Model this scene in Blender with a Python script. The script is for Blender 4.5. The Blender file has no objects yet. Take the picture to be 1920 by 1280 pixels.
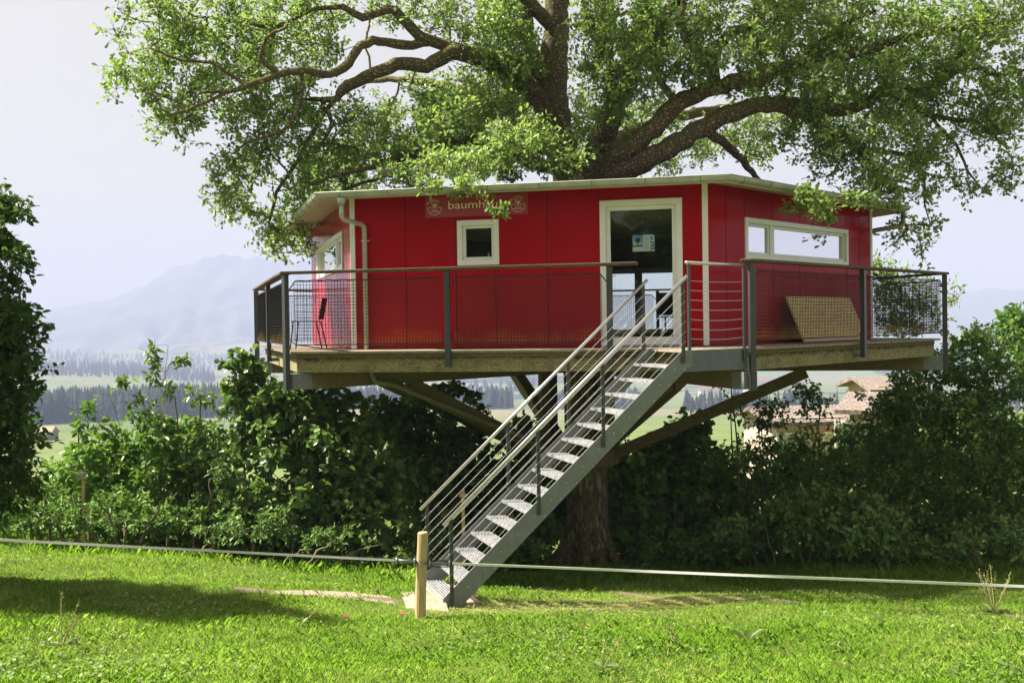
import bpy, math, random
import numpy as np
from mathutils import Matrix, Vector
random.seed(7)
RNG = np.random.default_rng(11)
SC = bpy.context.scene
COL = SC.collection

# ------------------------------------------------------------------ camera
# world axes: origin on the ground at the oak's trunk, the house front faces -y, metres
YAW, PITCH, ROLL, FPX = 0.226, 0.0148, 0.0144, 1995.0
CAM = np.array([3.2904, -19.639, 4.52])
FW = np.array([-math.sin(YAW), math.cos(YAW), 0.0])
RT = np.array([math.cos(YAW), math.sin(YAW), 0.0])
UP = np.array([0.0, 0.0, 1.0])
cam_data = bpy.data.cameras.new('camera')
cam_data.sensor_width = 36.0
cam_data.lens = 36.0 * FPX / 1920.0
cam_data.clip_start = 0.1
cam_data.clip_end = 40000.0
cam_obj = bpy.data.objects.new('camera', cam_data)
COL.objects.link(cam_obj)
_f = FW * math.cos(PITCH) - UP * math.sin(PITCH)
_u = UP * math.cos(PITCH) + FW * math.sin(PITCH)
_r = RT * math.cos(ROLL) - _u * math.sin(ROLL)
_u2 = RT * math.sin(ROLL) + _u * math.cos(ROLL)
cam_obj.matrix_world = Matrix(((_r[0], _u2[0], -_f[0], CAM[0]), (_r[1], _u2[1], -_f[1], CAM[1]),
                               (_r[2], _u2[2], -_f[2], CAM[2]), (0, 0, 0, 1)))
SC.camera = cam_obj

# ------------------------------------------------------------------ sky and sun
SUN_EL, SUN_AZ = math.radians(50), math.radians(165)     # azimuth measured from the view's right hand, counter-clockwise
_sh = math.cos(SUN_AZ) * RT + math.sin(SUN_AZ) * FW
SUN_DIR = np.array([_sh[0] * math.cos(SUN_EL), _sh[1] * math.cos(SUN_EL), math.sin(SUN_EL)])
world = bpy.data.worlds.new('World')
SC.world = world
world.use_nodes = True
_nt = world.node_tree
for _n in list(_nt.nodes):
    _nt.nodes.remove(_n)
_out = _nt.nodes.new('ShaderNodeOutputWorld')
_bg = _nt.nodes.new('ShaderNodeBackground')
_sky = _nt.nodes.new('ShaderNodeTexSky')
_sky.sky_type = 'NISHITA'
_sky.sun_disc = False
_sky.sun_elevation = SUN_EL
_sky.sun_rotation = math.atan2(SUN_DIR[0], SUN_DIR[1])
_sky.air_density = 1.0
_sky.dust_density = 4.0
_mix = _nt.nodes.new('ShaderNodeMix')
_mix.data_type = 'RGBA'
_mix.inputs[0].default_value = 0.82               # thin even cloud veil over the blue
_mix.inputs[7].default_value = (2.14, 1.86, 1.36, 1)
_nt.links.new(_sky.outputs[0], _mix.inputs[6])
_nt.links.new(_mix.outputs[2], _bg.inputs[0])
_bg.inputs[1].default_value = 0.1
_nt.links.new(_bg.outputs[0], _out.inputs[0])
sun_data = bpy.data.lights.new('sun', 'SUN')
sun_data.energy = 5.0
sun_data.angle = math.radians(2.2)
sun_data.color = (1.0, 0.94, 0.84)
sun_obj = bpy.data.objects.new('sun', sun_data)
COL.objects.link(sun_obj)
sun_obj.rotation_euler = Vector(SUN_DIR).to_track_quat('Z', 'Y').to_euler()
sun_obj.location = (-20, -20, 40)
SC.view_settings.view_transform = 'Standard'
SC.view_settings.look = 'None'
SC.view_settings.exposure = 1.85
SC.view_settings.gamma = 1.0
SC.view_settings.use_curve_mapping = False
SC.cycles.max_bounces = 8
SC.cycles.diffuse_bounces = 3
SC.cycles.glossy_bounces = 3
SC.cycles.transmission_bounces = 4
SC.cycles.transparent_max_bounces = 12
SC.cycles.volume_bounces = 2
SC.cycles.use_denoising = True

# ------------------------------------------------------------------ helpers
def V(*a):
    return np.array(a, float)

def wpt(X, d, zc=0.0):
    """X metres right of the camera, d metres ahead of it, zc above its eye."""
    return CAM + RT * X + FW * d + UP * zc

def pix(px, py, d):
    """the place d metres ahead that the photograph shows at (px, py)."""
    X, Y = px - 960.0, py - 640.0
    c, s = math.cos(ROLL), math.sin(ROLL)
    x, y = (X * c - Y * s) / FPX, (X * s + Y * c) / FPX
    c, s = math.cos(PITCH), math.sin(PITCH)
    a, b = c - y * s, -s - y * c
    return CAM + (RT * x + FW * a + UP * b) * (d / a)

VAL_D = np.array([32, 60, 120, 300, 650, 900, 1400, 2000, 2800, 3600, 4200, 5500, 9000, 16000.])
VAL_Z = np.array([-6.91, -11.5, -17.5, -32, -58, -72, -90, -93, -86, -70, -62, -78, -85, -85.])

def ground_c(X, d):
    """ground height relative to the eye at camera-frame (X, d)."""
    X = np.asarray(X, float); d = np.asarray(d, float)
    dd = np.clip(d, -12, 32)
    near = -1.65 - 0.1113 * dd - 0.00166 * dd * dd
    t = -np.clip(X, -22, 60) - 0.5
    lat = 0.11 * np.log1p(np.exp(t * 2)) / 2 * np.clip(d / 15, 0, 1)
    far = np.interp(d, VAL_D, VAL_Z)
    z = np.where(d > 32, far, near) + lat * np.clip(1.6 - d / 80, 0, 1)
    bump = 0.025 * (np.sin(X * 1.9 + d * 0.7) + np.sin(d * 2.3 - X * 1.1 + 1) + 0.7 * np.sin(X * 4.1 + 2) * np.sin(d * 3.7))
    und = np.clip((d - 200) / 2000, 0, 1) * 16 * (np.sin(X / 310 + 1.3) * np.sin(d / 420 + 0.4) + 0.6 * np.sin(X / 140 + d / 260))
    return z + bump + und

def gz(p):
    """world ground height under world point p."""
    q = np.asarray(p, float)[:2] - CAM[:2]
    return float(CAM[2] + ground_c(q @ RT[:2], q @ FW[:2]))

def on_ground(X, d, lift=0.0):
    p = wpt(X, d)
    p[2] = CAM[2] + float(ground_c(X, d)) + lift
    return p

def hexv(b):
    return [V(b * math.cos(math.radians(t)), b * math.sin(math.radians(t)), 0) for t in (240, 300, 0, 60, 120, 180)]

class MB:
    """collects boxes, bars, tubes and sheets; build() links them as one mesh object."""
    def __init__(self):
        self.v, self.f = [], []
    def add(self, vs, fs):
        n = len(self.v)
        self.v.extend([tuple(map(float, p)) for p in vs])
        self.f.extend([tuple(i + n for i in f) for f in fs])
        return self
    def frame_box(self, o, ex, ey, ez, x, y, z):
        """box in frame (o; ex, ey, ez) over the ranges x, y, z."""
        vs = [o + ex * a + ey * b + ez * c for c in z for b in y for a in x]
        return self.add(vs, [(0, 2, 3, 1), (4, 5, 7, 6), (0, 1, 5, 4), (2, 6, 7, 3), (0, 4, 6, 2), (1, 3, 7, 5)])
    def box(self, c, s):
        c, s = np.array(c, float), np.array(s, float) / 2
        return self.frame_box(c, V(1, 0, 0), V(0, 1, 0), V(0, 0, 1), (-s[0], s[0]), (-s[1], s[1]), (-s[2], s[2]))
    def bar(self, a, b, w, h, upv=(0, 0, 1), ext=0.0):
        """bar from a to b, w across and h along the up vector, centred."""
        a, b, upv = np.array(a, float), np.array(b, float), np.array(upv, float)
        t = b - a; L = np.linalg.norm(t); t /= L
        s = np.cross(t, upv); s /= np.linalg.norm(s); u = np.cross(s, t)
        return self.frame_box(a, t, s, u, (-ext, L + ext), (-w / 2, w / 2), (-h / 2, h / 2))
    def tube(self, pts, r, n=6, cap=True):
        pts = [np.array(p, float) for p in pts]
        rs = [r] * len(pts) if np.isscalar(r) else list(r)
        m = len(pts); vs = []; s = None
        for i in range(m):
            t = pts[min(i + 1, m - 1)] - pts[max(i - 1, 0)]
            t = t / (np.linalg.norm(t) + 1e-9)
            if s is None:
                s = np.cross(t, (0, 0, 1) if abs(t[2]) < 0.9 else (1, 0, 0))
            s = s - t * (s @ t); s = s / (np.linalg.norm(s) + 1e-9); u = np.cross(t, s)
            for k in range(n):
                a = 2 * math.pi * k / n
                vs.append(pts[i] + (s * math.cos(a) + u * math.sin(a)) * rs[i])
        fs = [(i * n + k, i * n + (k + 1) % n, (i + 1) * n + (k + 1) % n, (i + 1) * n + k) for i in range(m - 1) for k in range(n)]
        if cap:
            fs.append(tuple(range(n - 1, -1, -1))); fs.append(tuple((m - 1) * n + k for k in range(n)))
        return self.add(vs, fs)
    def prism(self, poly, off):
        """polygon (list of points) extruded by the vector off."""
        n = len(poly); off = np.array(off, float)
        vs = [np.array(p, float) for p in poly] + [np.array(p, float) + off for p in poly]
        fs = [tuple(range(n - 1, -1, -1)), tuple(range(n, 2 * n))] + [(i, (i + 1) % n, n + (i + 1) % n, n + i) for i in range(n)]
        return self.add(vs, fs)
    def build(self, name, m, parent=None, smooth=False, bevel=0.0, **props):
        o = V(0, 0, 0)
        if parent is not None:
            q = parent
            while q is not None:
                o = o + np.array(q.location); q = q.parent
        me = bpy.data.meshes.new(name)
        me.from_pydata([(p[0] - o[0], p[1] - o[1], p[2] - o[2]) for p in self.v], [], self.f)
        if smooth:
            me.polygons.foreach_set('use_smooth', [True] * len(me.polygons))
        me.materials.append(m)
        ob = bpy.data.objects.new(name, me)
        COL.objects.link(ob)
        ob.parent = parent
        if bevel:
            b = ob.modifiers.new('bevel', 'BEVEL'); b.width = bevel; b.segments = 1; b.limit_method = 'ANGLE'
        tag(ob, **props)
        return ob

def tag(o, label=None, category=None, group=None, kind=None):
    for k, v in (('label', label), ('category', category), ('group', group), ('kind', kind)):
        if v:
            o[k] = v
    return o

def thing(name, loc, label, category, group=None):
    o = bpy.data.objects.new(name, None)
    COL.objects.link(o)
    o.location = [float(q) for q in loc]
    o.empty_display_size = 0.3
    return tag(o, label, category, group)

def copy_tree(o, parent=None):
    c = o.copy(); COL.objects.link(c); c.parent = parent
    for ch in list(o.children):
        copy_tree(ch, c)
    return c

def np_mesh(name, verts, faces, m, parent=None, tint=None, smooth=False, **props):
    """mesh from numpy arrays, all faces with the same number of corners."""
    verts = np.asarray(verts, np.float32).reshape(-1, 3); faces = np.asarray(faces, np.int32)
    o = V(0, 0, 0); q = parent
    while q is not None:
        o = o + np.array(q.location); q = q.parent
    verts = verts - o.astype(np.float32)
    me = bpy.data.meshes.new(name)
    nf, k = faces.shape
    me.vertices.add(len(verts)); me.vertices.foreach_set('co', verts.ravel())
    me.loops.add(nf * k); me.loops.foreach_set('vertex_index', faces.ravel())
    me.polygons.add(nf)
    me.polygons.foreach_set('loop_start', np.arange(nf, dtype=np.int32) * k)
    me.polygons.foreach_set('loop_total', np.full(nf, k, np.int32))
    if smooth:
        me.polygons.foreach_set('use_smooth', np.ones(nf, bool))
    if tint is not None:
        at = me.attributes.new('tint', 'FLOAT', 'FACE')
        at.data.foreach_set('value', np.asarray(tint, np.float32))
    me.update(calc_edges=True)
    me.materials.append(m)
    ob = bpy.data.objects.new(name, me)
    COL.objects.link(ob); ob.parent = parent
    return tag(ob, **props)

# ------------------------------------------------------------------ materials
class NT:
    def __init__(self, name):
        self.m = bpy.data.materials.new(name); self.m.use_nodes = True
        self.t = self.m.node_tree
        self.b = self.t.nodes['Principled BSDF']; self.out = self.t.nodes['Material Output']
    def n(self, kind, **kw):
        x = self.t.nodes.new('ShaderNode' + kind)
        for k, v in kw.items():
            setattr(x, k, v)
        return x
    def l(self, a, b):
        self.t.links.new(a, b)
    def set(self, **kw):
        for k, v in kw.items():
            self.b.inputs[k.replace('_', ' ')].default_value = v
    def coord(self, scale=(1, 1, 1), what='Object', rand=True):
        tc = self.n('TexCoord'); mp = self.n('Mapping'); mp.inputs['Scale'].default_value = scale
        self.l(tc.outputs[what], mp.inputs[0])
        if rand and what == 'Object':
            oi = self.n('ObjectInfo'); mu = self.n('VectorMath', operation='SCALE')
            mu.inputs[0].default_value = (37, 91, 53); self.l(oi.outputs['Random'], mu.inputs['Scale'])
            self.l(mu.outputs[0], mp.inputs['Location'])
        return mp.outputs[0]
    def noise(self, vec, scale, detail=4, rough=0.6, dist=0.0):
        x = self.n('TexNoise'); x.inputs['Scale'].default_value = scale; x.inputs['Detail'].default_value = detail
        x.inputs['Roughness'].default_value = rough; x.inputs['Distortion'].default_value = dist
        self.l(vec, x.inputs['Vector']); return x.outputs['Fac']
    def ramp(self, fac, stops):
        x = self.n('ValToRGB'); e = x.color_ramp.elements
        while len(e) < len(stops):
            e.new(0.5)
        for q, (p, c) in zip(e, stops):
            q.position = p; q.color = (*c, 1) if len(c) == 3 else c
        self.l(fac, x.inputs[0]); return x.outputs[0]
    def mix(self, fac, a, b, blend='MIX'):
        x = self.n('Mix', data_type='RGBA', blend_type=blend)
        for s, q in ((0, fac), (6, a), (7, b)):
            if isinstance(q, (int, float)):
                x.inputs[s].default_value = q
            elif isinstance(q, tuple):
                x.inputs[s].default_value = (*q, 1)
            else:
                self.l(q, x.inputs[s])
        return x.outputs[2]
    def math(self, op, a, b=0.0, clamp=False):
        x = self.n('Math', operation=op, use_clamp=clamp)
        for i, q in enumerate((a, b)):
            if isinstance(q, (int, float)):
                x.inputs[i].default_value = q
            else:
                self.l(q, x.inputs[i])
        return x.outputs[0]
    def bump(self, h, strength, dist=0.02):
        x = self.n('Bump'); x.inputs['Strength'].default_value = strength; x.inputs['Distance'].default_value = dist
        self.l(h, x.inputs['Height']); self.l(x.outputs[0], self.b.inputs['Normal'])
    def color(self, c):
        self.l(c, self.b.inputs['Base Color'])

def simple(name, col, rough=0.5, metal=0.0, var=0.15, scale=8.0, spec=0.5, bump=0.0, stretch=(1, 1, 1)):
    t = NT(name); t.set(Roughness=rough, Metallic=metal, Specular_IOR_Level=spec)
    nz = t.noise(t.coord(stretch), scale)
    a = tuple(c * (1 - var) for c in col); b = tuple(min(1, c * (1 + var)) for c in col)
    t.color(t.ramp(nz, [(0.3, a), (0.7, b)]))
    if bump:
        t.bump(nz, bump, 0.01)
    return t.m

def mat_red():
    t = NT('red_cladding'); t.set(Roughness=0.25, Specular_IOR_Level=0.05)
    co = t.coord((1, 1, 1), rand=False)
    big = t.noise(co, 1.3, 3); fine = t.noise(t.coord((30, 30, 2.0), rand=False), 3.0, 4)
    c = t.ramp(big, [(0.3, (0.31, 0.0055, 0.008)), (0.7, (0.39, 0.008, 0.011))])
    c = t.mix(t.ramp(fine, [(0.45, (0, 0, 0)), (0.75, (0.25, 0.25, 0.25))]), c, (0.40, 0.020, 0.024))
    spots = t.ramp(t.noise(co, 40, 2), [(0.72, (0, 0, 0)), (0.76, (0.5, 0.5, 0.5))])
    c = t.mix(spots, c, (0.42, 0.12, 0.10))
    st = t.noise(t.coord((9, 9, 0.35), rand=False), 1.0, 5, 0.7)                      # rain streaks down the boards
    c = t.mix(t.ramp(st, [(0.42, (0, 0, 0)), (0.75, (0.35, 0.35, 0.35))]), c, (0.27, 0.010, 0.012))
    fade = t.ramp(t.noise(t.coord((0.9, 0.9, 0.5), rand=False), 1.0, 3), [(0.5, (0, 0, 0)), (0.8, (0.35, 0.35, 0.35))])
    c = t.mix(fade, c, (0.42, 0.030, 0.034))
    ge = t.n('NewGeometry'); sx = t.n('SeparateXYZ'); t.l(ge.outputs['Position'], sx.inputs[0])
    spl = t.math('ADD', t.math('MULTIPLY', t.math('SUBTRACT', 4.42, sx.outputs[2]), 2.2), t.math('SUBTRACT', t.noise(co, 9.0, 5, 0.75), 0.62))
    c = t.mix(t.ramp(spl, [(0.0, (0, 0, 0)), (0.5, (0.6, 0.6, 0.6))]), c, (0.12, 0.045, 0.03))        # splashed dirt at the foot
    t.color(c); t.bump(fine, 0.12, 0.004)
    t.l(t.ramp(st, [(0.3, (0.09, 0.09, 0.09)), (0.7, (0.18, 0.18, 0.18))]), t.b.inputs['Roughness'])
    return t.m

def mat_moss_wood(name, wood_a, wood_b, moss, amount, grain=(2, 14, 14)):
    """weathered timber carrying moss and pale lichen."""
    t = NT(name); t.set(Roughness=0.85, Specular_IOR_Level=0.2)
    co = t.coord((1, 1, 1)); g = t.noise(t.coord(grain), 3.0, 5, 0.65, 0.4)
    c = t.ramp(g, [(0.3, wood_a), (0.7, wood_b)])
    m = t.noise(co, 5.0, 6, 0.7); fine = t.noise(co, 45.0, 3, 0.7)
    mm = t.math('ADD', m, t.math('MULTIPLY', t.math('SUBTRACT', fine, 0.5), 0.55))
    c = t.mix(t.ramp(mm, [(0.62 - amount, (0, 0, 0)), (0.80 - amount, (1, 1, 1))]), c,
              t.ramp(fine, [(0.35, tuple(q * 0.45 for q in moss)), (0.65, moss)]))
    li = t.ramp(t.noise(co, 28.0, 3, 0.6), [(0.66, (0, 0, 0)), (0.70, (0.8, 0.8, 0.8))])
    c = t.mix(li, c, (0.40, 0.38, 0.26))
    t.color(c); t.bump(t.math('ADD', g, fine), 0.5, 0.012)
    return t.m

def mat_fascia():
    t = NT('mossy_fascia_timber'); t.set(Roughness=0.9, Specular_IOR_Level=0.15)
    ge = t.n('NewGeometry'); pos = ge.outputs['Position']; sx = t.n('SeparateXYZ'); t.l(pos, sx.inputs[0])
    mp = t.n('Mapping'); mp.inputs['Scale'].default_value = (2, 2, 16); t.l(pos, mp.inputs[0])
    g = t.noise(mp.outputs[0], 2.5, 5, .65, .3); m = t.noise(pos, 6.0, 6, .72); fine = t.noise(pos, 38.0, 4, .75)
    c = t.ramp(g, [(0.3, (0.11, 0.085, 0.045)), (0.7, (0.27, 0.22, 0.13))])
    k = t.math('ADD', m, t.math('MULTIPLY', t.math('SUBTRACT', fine, .5), .9))
    c = t.mix(t.ramp(k, [(0.40, (0, 0, 0)), (0.60, (1, 1, 1))]), c, t.ramp(fine, [(0.35, (0.16, 0.14, 0.03)), (0.62, (0.35, 0.33, 0.17))]))
    st = t.math('ADD', t.math('MULTIPLY', t.math('SUBTRACT', sx.outputs[2], 4.045), 9.0), t.math('MULTIPLY', t.math('SUBTRACT', m, .5), 2.2))
    c = t.mix(t.ramp(st, [(0.0, (0, 0, 0)), (0.55, (0.92, 0.92, 0.92))]), c, t.ramp(fine, [(0.45, (0.016, 0.014, 0.008)), (0.7, (0.10, 0.09, 0.03))]))      # black algae where water drips off the boards
    c = t.mix(t.ramp(t.noise(pos, 30.0, 3), [(0.66, (0, 0, 0)), (0.70, (0.8, 0.8, 0.8))]), c, (0.50, 0.48, 0.34))
    t.color(c); t.bump(t.math('ADD', g, fine), .6, .012)
    return t.m

def mat_bark(name, stretch, k=1.0):
    t = NT(name); t.set(Roughness=0.9, Specular_IOR_Level=0.15)
    co = t.coord(stretch, rand=False)
    vo = t.n('TexVoronoi', feature='DISTANCE_TO_EDGE'); vo.inputs['Scale'].default_value = 2.6
    nz = t.noise(co, 2.0, 5, 0.7, 0.8)
    add = t.n('VectorMath', operation='ADD'); cmb = t.n('CombineXYZ')
    t.l(nz, cmb.inputs[0]); t.l(nz, cmb.inputs[1]); t.l(co, add.inputs[0]); t.l(cmb.outputs[0], add.inputs[1])
    t.l(add.outputs[0], vo.inputs['Vector'])
    crack = t.ramp(vo.outputs['Distance'], [(0.0, (0, 0, 0)), (0.28, (1, 1, 1))])
    c = t.mix(crack, (0.10 * k, 0.075 * k, 0.042 * k), t.ramp(nz, [(0.3, (0.28 * k, 0.22 * k, 0.13 * k)), (0.7, (0.44 * k, 0.36 * k, 0.23 * k))]))
    ge = t.n('NewGeometry'); sx = t.n('SeparateXYZ'); t.l(ge.outputs['Normal'], sx.inputs[0])
    mo = t.noise(t.coord((1, 1, 1), rand=False), 3.2, 5, 0.7)
    up_ = t.math('ADD', t.math('MULTIPLY', sx.outputs[2], 0.16), mo)      # moss grows on the upper sides of the limbs
    c = t.mix(t.ramp(up_, [(0.50, (0, 0, 0)), (0.68, (1, 1, 1))]), c, t.ramp(nz, [(0.35, (0.10, 0.11, 0.018)), (0.65, (0.22, 0.22, 0.04))]))
    t.color(c); t.bump(t.math('ADD', crack, nz), 0.9, 0.03)
    return t.m

def mat_leaf(name, dark, mid, light, trans=0.38, rough=0.45, tcol=None, spec=0.25):
    t = NT(name); t.set(Roughness=rough, Specular_IOR_Level=spec)
    at = t.n('Attribute', attribute_name='tint', attribute_type='GEOMETRY')
    c = t.ramp(at.outputs['Fac'], [(0.0, dark), (0.5, mid), (1.0, light)])
    t.color(c)
    tr = t.n('BsdfTranslucent'); mx = t.n('MixShader'); mx.inputs[0].default_value = trans
    t.l(t.mix(0.6, c, tcol or tuple(min(1, q * 1.7) for q in light)), tr.inputs[0])
    t.l(t.b.outputs[0], mx.inputs[1]); t.l(tr.outputs[0], mx.inputs[2]); t.l(mx.outputs[0], t.out.inputs[0])
    return t.m

def mat_glass():
    t = NT('window_glass')
    gl = t.n('BsdfGlossy'); gl.inputs['Roughness'].default_value = 0.02
    tr = t.n('BsdfTransparent'); tr.inputs[0].default_value = (0.94, 0.96, 0.95, 1)
    fr = t.n('Fresnel'); fr.inputs[0].default_value = 1.42
    mx = t.n('MixShader'); t.l(fr.outputs[0], mx.inputs[0]); t.l(tr.outputs[0], mx.inputs[1]); t.l(gl.outputs[0], mx.inputs[2])
    t.l(mx.outputs[0], t.out.inputs[0])
    return t.m

def mat_ground():
    """lawn soil near the house; fields, meadows and woods in the valley."""
    t = NT('ground_cover'); t.set(Roughness=0.95, Specular_IOR_Level=0.1)
    ge = t.n('NewGeometry'); pos = ge.outputs['Position']
    ln = t.n('VectorMath', operation='LENGTH'); t.l(pos, ln.inputs[0])
    near = t.ramp(t.noise(pos, 1.7, 6, 0.7), [(0.3, (0.05, 0.075, 0.012)), (0.7, (0.11, 0.15, 0.025))])
    near = t.mix(t.ramp(t.noise(pos, 0.6, 4), [(0.63, (0, 0, 0)), (0.72, (0.7, 0.7, 0.7))]), near, (0.12, 0.095, 0.055))
    vo = t.n('TexVoronoi'); vo.inputs['Scale'].default_value = 0.0042
    mp = t.n('Mapping'); mp.inputs['Scale'].default_value = (1.0, 0.8, 0); t.l(pos, mp.inputs[0]); t.l(mp.outputs[0], vo.inputs['Vector'])
    sp = t.n('SeparateColor'); t.l(vo.outputs['Color'], sp.inputs[0])
    field = t.ramp(sp.outputs[0], [(0.0, (0.055, 0.085, 0.03)), (0.35, (0.10, 0.135, 0.045)), (0.6, (0.07, 0.105, 0.035)), (0.82, (0.15, 0.13, 0.08)), (0.95, (0.18, 0.155, 0.115))])
    field = t.mix(0.25, field, t.ramp(t.noise(pos, 0.02, 5), [(0.3, (0.06, 0.09, 0.03)), (0.7, (0.16, 0.19, 0.07))]))
    hill = t.ramp(t.math('DIVIDE', ln.outputs['Value'], 800.0), [(0.40, (1, 1, 1)), (0.55, (0, 0, 0))])
    field = t.mix(hill, field, t.ramp(t.noise(pos, 0.05, 5), [(0.3, (0.085, 0.12, 0.035)), (0.7, (0.13, 0.165, 0.05))]))
    wood = t.ramp(t.noise(pos, 0.0028, 6, 0.62, 0.6), [(0.53, (0, 0, 0)), (0.55, (1, 1, 1))])
    wcol = t.ramp(t.noise(pos, 0.09, 5, 0.8), [(0.35, (0.008, 0.016, 0.008)), (0.7, (0.035, 0.055, 0.022))])
    farw = t.ramp(t.math('DIVIDE', ln.outputs['Value'], 3000.0), [(0.34, (0, 0, 0)), (0.40, (1, 1, 1))])
    far = t.mix(t.math('MULTIPLY', wood, farw), field, wcol)
    c = t.mix(t.ramp(t.math('DIVIDE', ln.outputs['Value'], 200.0), [(0.2, (0, 0, 0)), (0.4, (1, 1, 1))]), near, far)
    t.color(c); t.bump(t.noise(pos, 14, 5), 0.5, 0.03)
    return t.m

M = {}
M['red'] = mat_red()
M['white'] = simple('white_paint', (0.74, 0.74, 0.70), 0.45, var=0.05, scale=6)
M['steel'] = simple('grey_painted_steel', (0.17, 0.182, 0.185), 0.42, var=0.12, scale=10)
M['poststeel'] = simple('dark_grey_post_paint', (0.042, 0.048, 0.048), 0.4, var=0.2, scale=7)
M['platesteel'] = simple('grey_plate_paint', (0.095, 0.105, 0.108), 0.42, var=0.15, scale=8)
M['pipe'] = simple('olive_stained_pipe', (0.22, 0.21, 0.12), 0.55, var=0.25, scale=6)
M['dark'] = simple('dark_painted_steel', (0.028, 0.030, 0.032), 0.5, var=0.2)
M['stainless'] = simple('brushed_stainless', (0.62, 0.61, 0.58), 0.34, 0.85, var=0.06, scale=20)
M['galv'] = simple('galvanised_grating', (0.36, 0.36, 0.375), 0.5, 0.35, var=0.35, scale=14)
M['zinc'] = simple('weathered_zinc', (0.40, 0.42, 0.34), 0.48, 0.25, var=0.2, scale=5)
M['roof'] = simple('grey_roof_felt', (0.15, 0.15, 0.15), 0.9, var=0.35, scale=18, bump=0.4)
M['soffit'] = simple('soffit_board', (0.46, 0.38, 0.27), 0.7, var=0.12, scale=4)
M['fascia'] = mat_fascia()
M['rail'] = mat_moss_wood('mossy_rail_board', (0.06, 0.045, 0.03), (0.16, 0.12, 0.08), (0.17, 0.17, 0.055), 0.08)
M['beam'] = mat_moss_wood('green_tinged_beam', (0.13, 0.10, 0.05), (0.24, 0.19, 0.10), (0.20, 0.20, 0.06), 0.05)
M['deck'] = mat_moss_wood('grey_deck_board', (0.20, 0.165, 0.12), (0.36, 0.31, 0.24), (0.20, 0.19, 0.08), -0.12)
M['inner'] = simple('interior_timber', (0.20, 0.15, 0.085), 0.7, var=0.25, scale=5, stretch=(1, 1, 6))
M['ceil'] = simple('ceiling_board', (0.62, 0.60, 0.38), 0.7, var=0.2, scale=6)
M['blind'] = simple('pale_blind', (0.80, 0.81, 0.84), 0.8, var=0.04)
M['glass'] = mat_glass()
M['bark'] = mat_bark('oak_bark', (5.5, 5.5, 1.1))
M['limb'] = mat_bark('limb_bark', (6.5, 6.5, 6.5), 0.9)
M['concrete'] = simple('weathered_concrete', (0.27, 0.22, 0.155), 0.9, var=0.3, scale=9, bump=0.3)
M['post'] = simple('pale_round_timber', (0.44, 0.33, 0.16), 0.7, var=0.2, scale=7, stretch=(6, 6, 0.8), bump=0.15)
M['tape'] = simple('white_webbing', (0.74, 0.74, 0.68), 0.8, var=0.08)
M['cord'] = simple('black_cord', (0.018, 0.017, 0.018), 0.7)
M['ground'] = mat_ground()
# ------------------------------------------------------------------ terrain
def terrain():
    ds = np.concatenate([np.linspace(-60, 2, 14), np.linspace(3, 32, 88), np.geomspace(33, 16000, 120)])
    us = np.concatenate([-np.geomspace(1.0, 0.02, 60), [0], np.geomspace(0.02, 1.0, 60)])
    vs = []
    for d in ds:
        half = 24 + max(0, abs(d)) * 0.95
        X = us * half
        if 0 < d < 32:
            X = np.sign(us) * np.where(abs(us) < 0.3, abs(us) / 0.3 * 14, 14 + (abs(us) - 0.3) / 0.7 * (half - 14))
        z = ground_c(X, np.full_like(X, d))
        vs.append(CAM + RT * X[:, None] + FW * d + UP * z[:, None])
    vs = np.concatenate(vs); n = len(us)
    i, j = np.meshgrid(np.arange(len(ds) - 1), np.arange(n - 1), indexing='ij')
    a = (i * n + j).ravel()
    return np_mesh('ground', vs, np.stack([a, a + 1, a + n + 1, a + n], 1), M['ground'], smooth=True, kind='structure')
terrain()

def mountain(name, prof, d0, base, depth, mt):
    """a rocky range; prof lists (angle as tan, height) of its crest."""
    from mathutils import noise as mn
    u = np.linspace(-1.1, 1.1, 560)
    crest = np.interp(u, [p[0] for p in prof], [p[1] for p in prof])
    vs = []
    rows = np.linspace(-1, 1, 41)
    for r in rows:
        k = (1 - abs(r)) ** 0.9
        rid = np.array([mn.ridged_multi_fractal(Vector((x * 26, r * 5.0, 1.7)), 0.9, 2.1, 6, 1.0, 2.0) for x in u]) - 1.1
        jag = np.array([mn.fractal(Vector((x * 95, r * 9, 4.0)), 0.8, 2.0, 4) for x in u])
        h = base + (crest - base) * np.clip(k + (0.13 * rid) * (1 - k) * 1.6, 0, 1.3) + (crest - base) * (0.035 * jag + 0.02 * rid) * k
        vs.append(CAM + RT * (u * d0)[:, None] + FW * (d0 + r * depth) + UP * h[:, None])
    n = len(u); vs = np.concatenate(vs)
    i, j = np.meshgrid(np.arange(len(rows) - 1), np.arange(n - 1), indexing='ij'); a = (i * n + j).ravel()
    return np_mesh(name, vs, np.stack([a, a + 1, a + n + 1, a + n], 1), mt, smooth=True, kind='structure')
M['rock'] = simple('forested_rock', (0.05, 0.06, 0.065), 0.95, var=0.5, scale=0.004)
_T = lambda x, y: ((x - 960) / 1995.0, (610.5 - 0.0144 * (x - 960) - y) / 1995.0 * 5200)
mountain('mountain', [_T(-900, 590), _T(-300, 575), _T(0, 592), _T(110, 578), _T(180, 567), _T(230, 553), _T(290, 527), _T(335, 496), _T(350, 497), _T(385, 483), _T(403, 478),
                      _T(440, 481), _T(545, 488), _T(640, 500), _T(760, 540), _T(900, 565), _T(1080, 520), _T(1230, 555), _T(1500, 600), _T(1750, 560), _T(1850, 540), _T(1960, 548), _T(2300, 560), _T(3000, 590)],
         5200, -110, 900, M['rock'])

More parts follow.
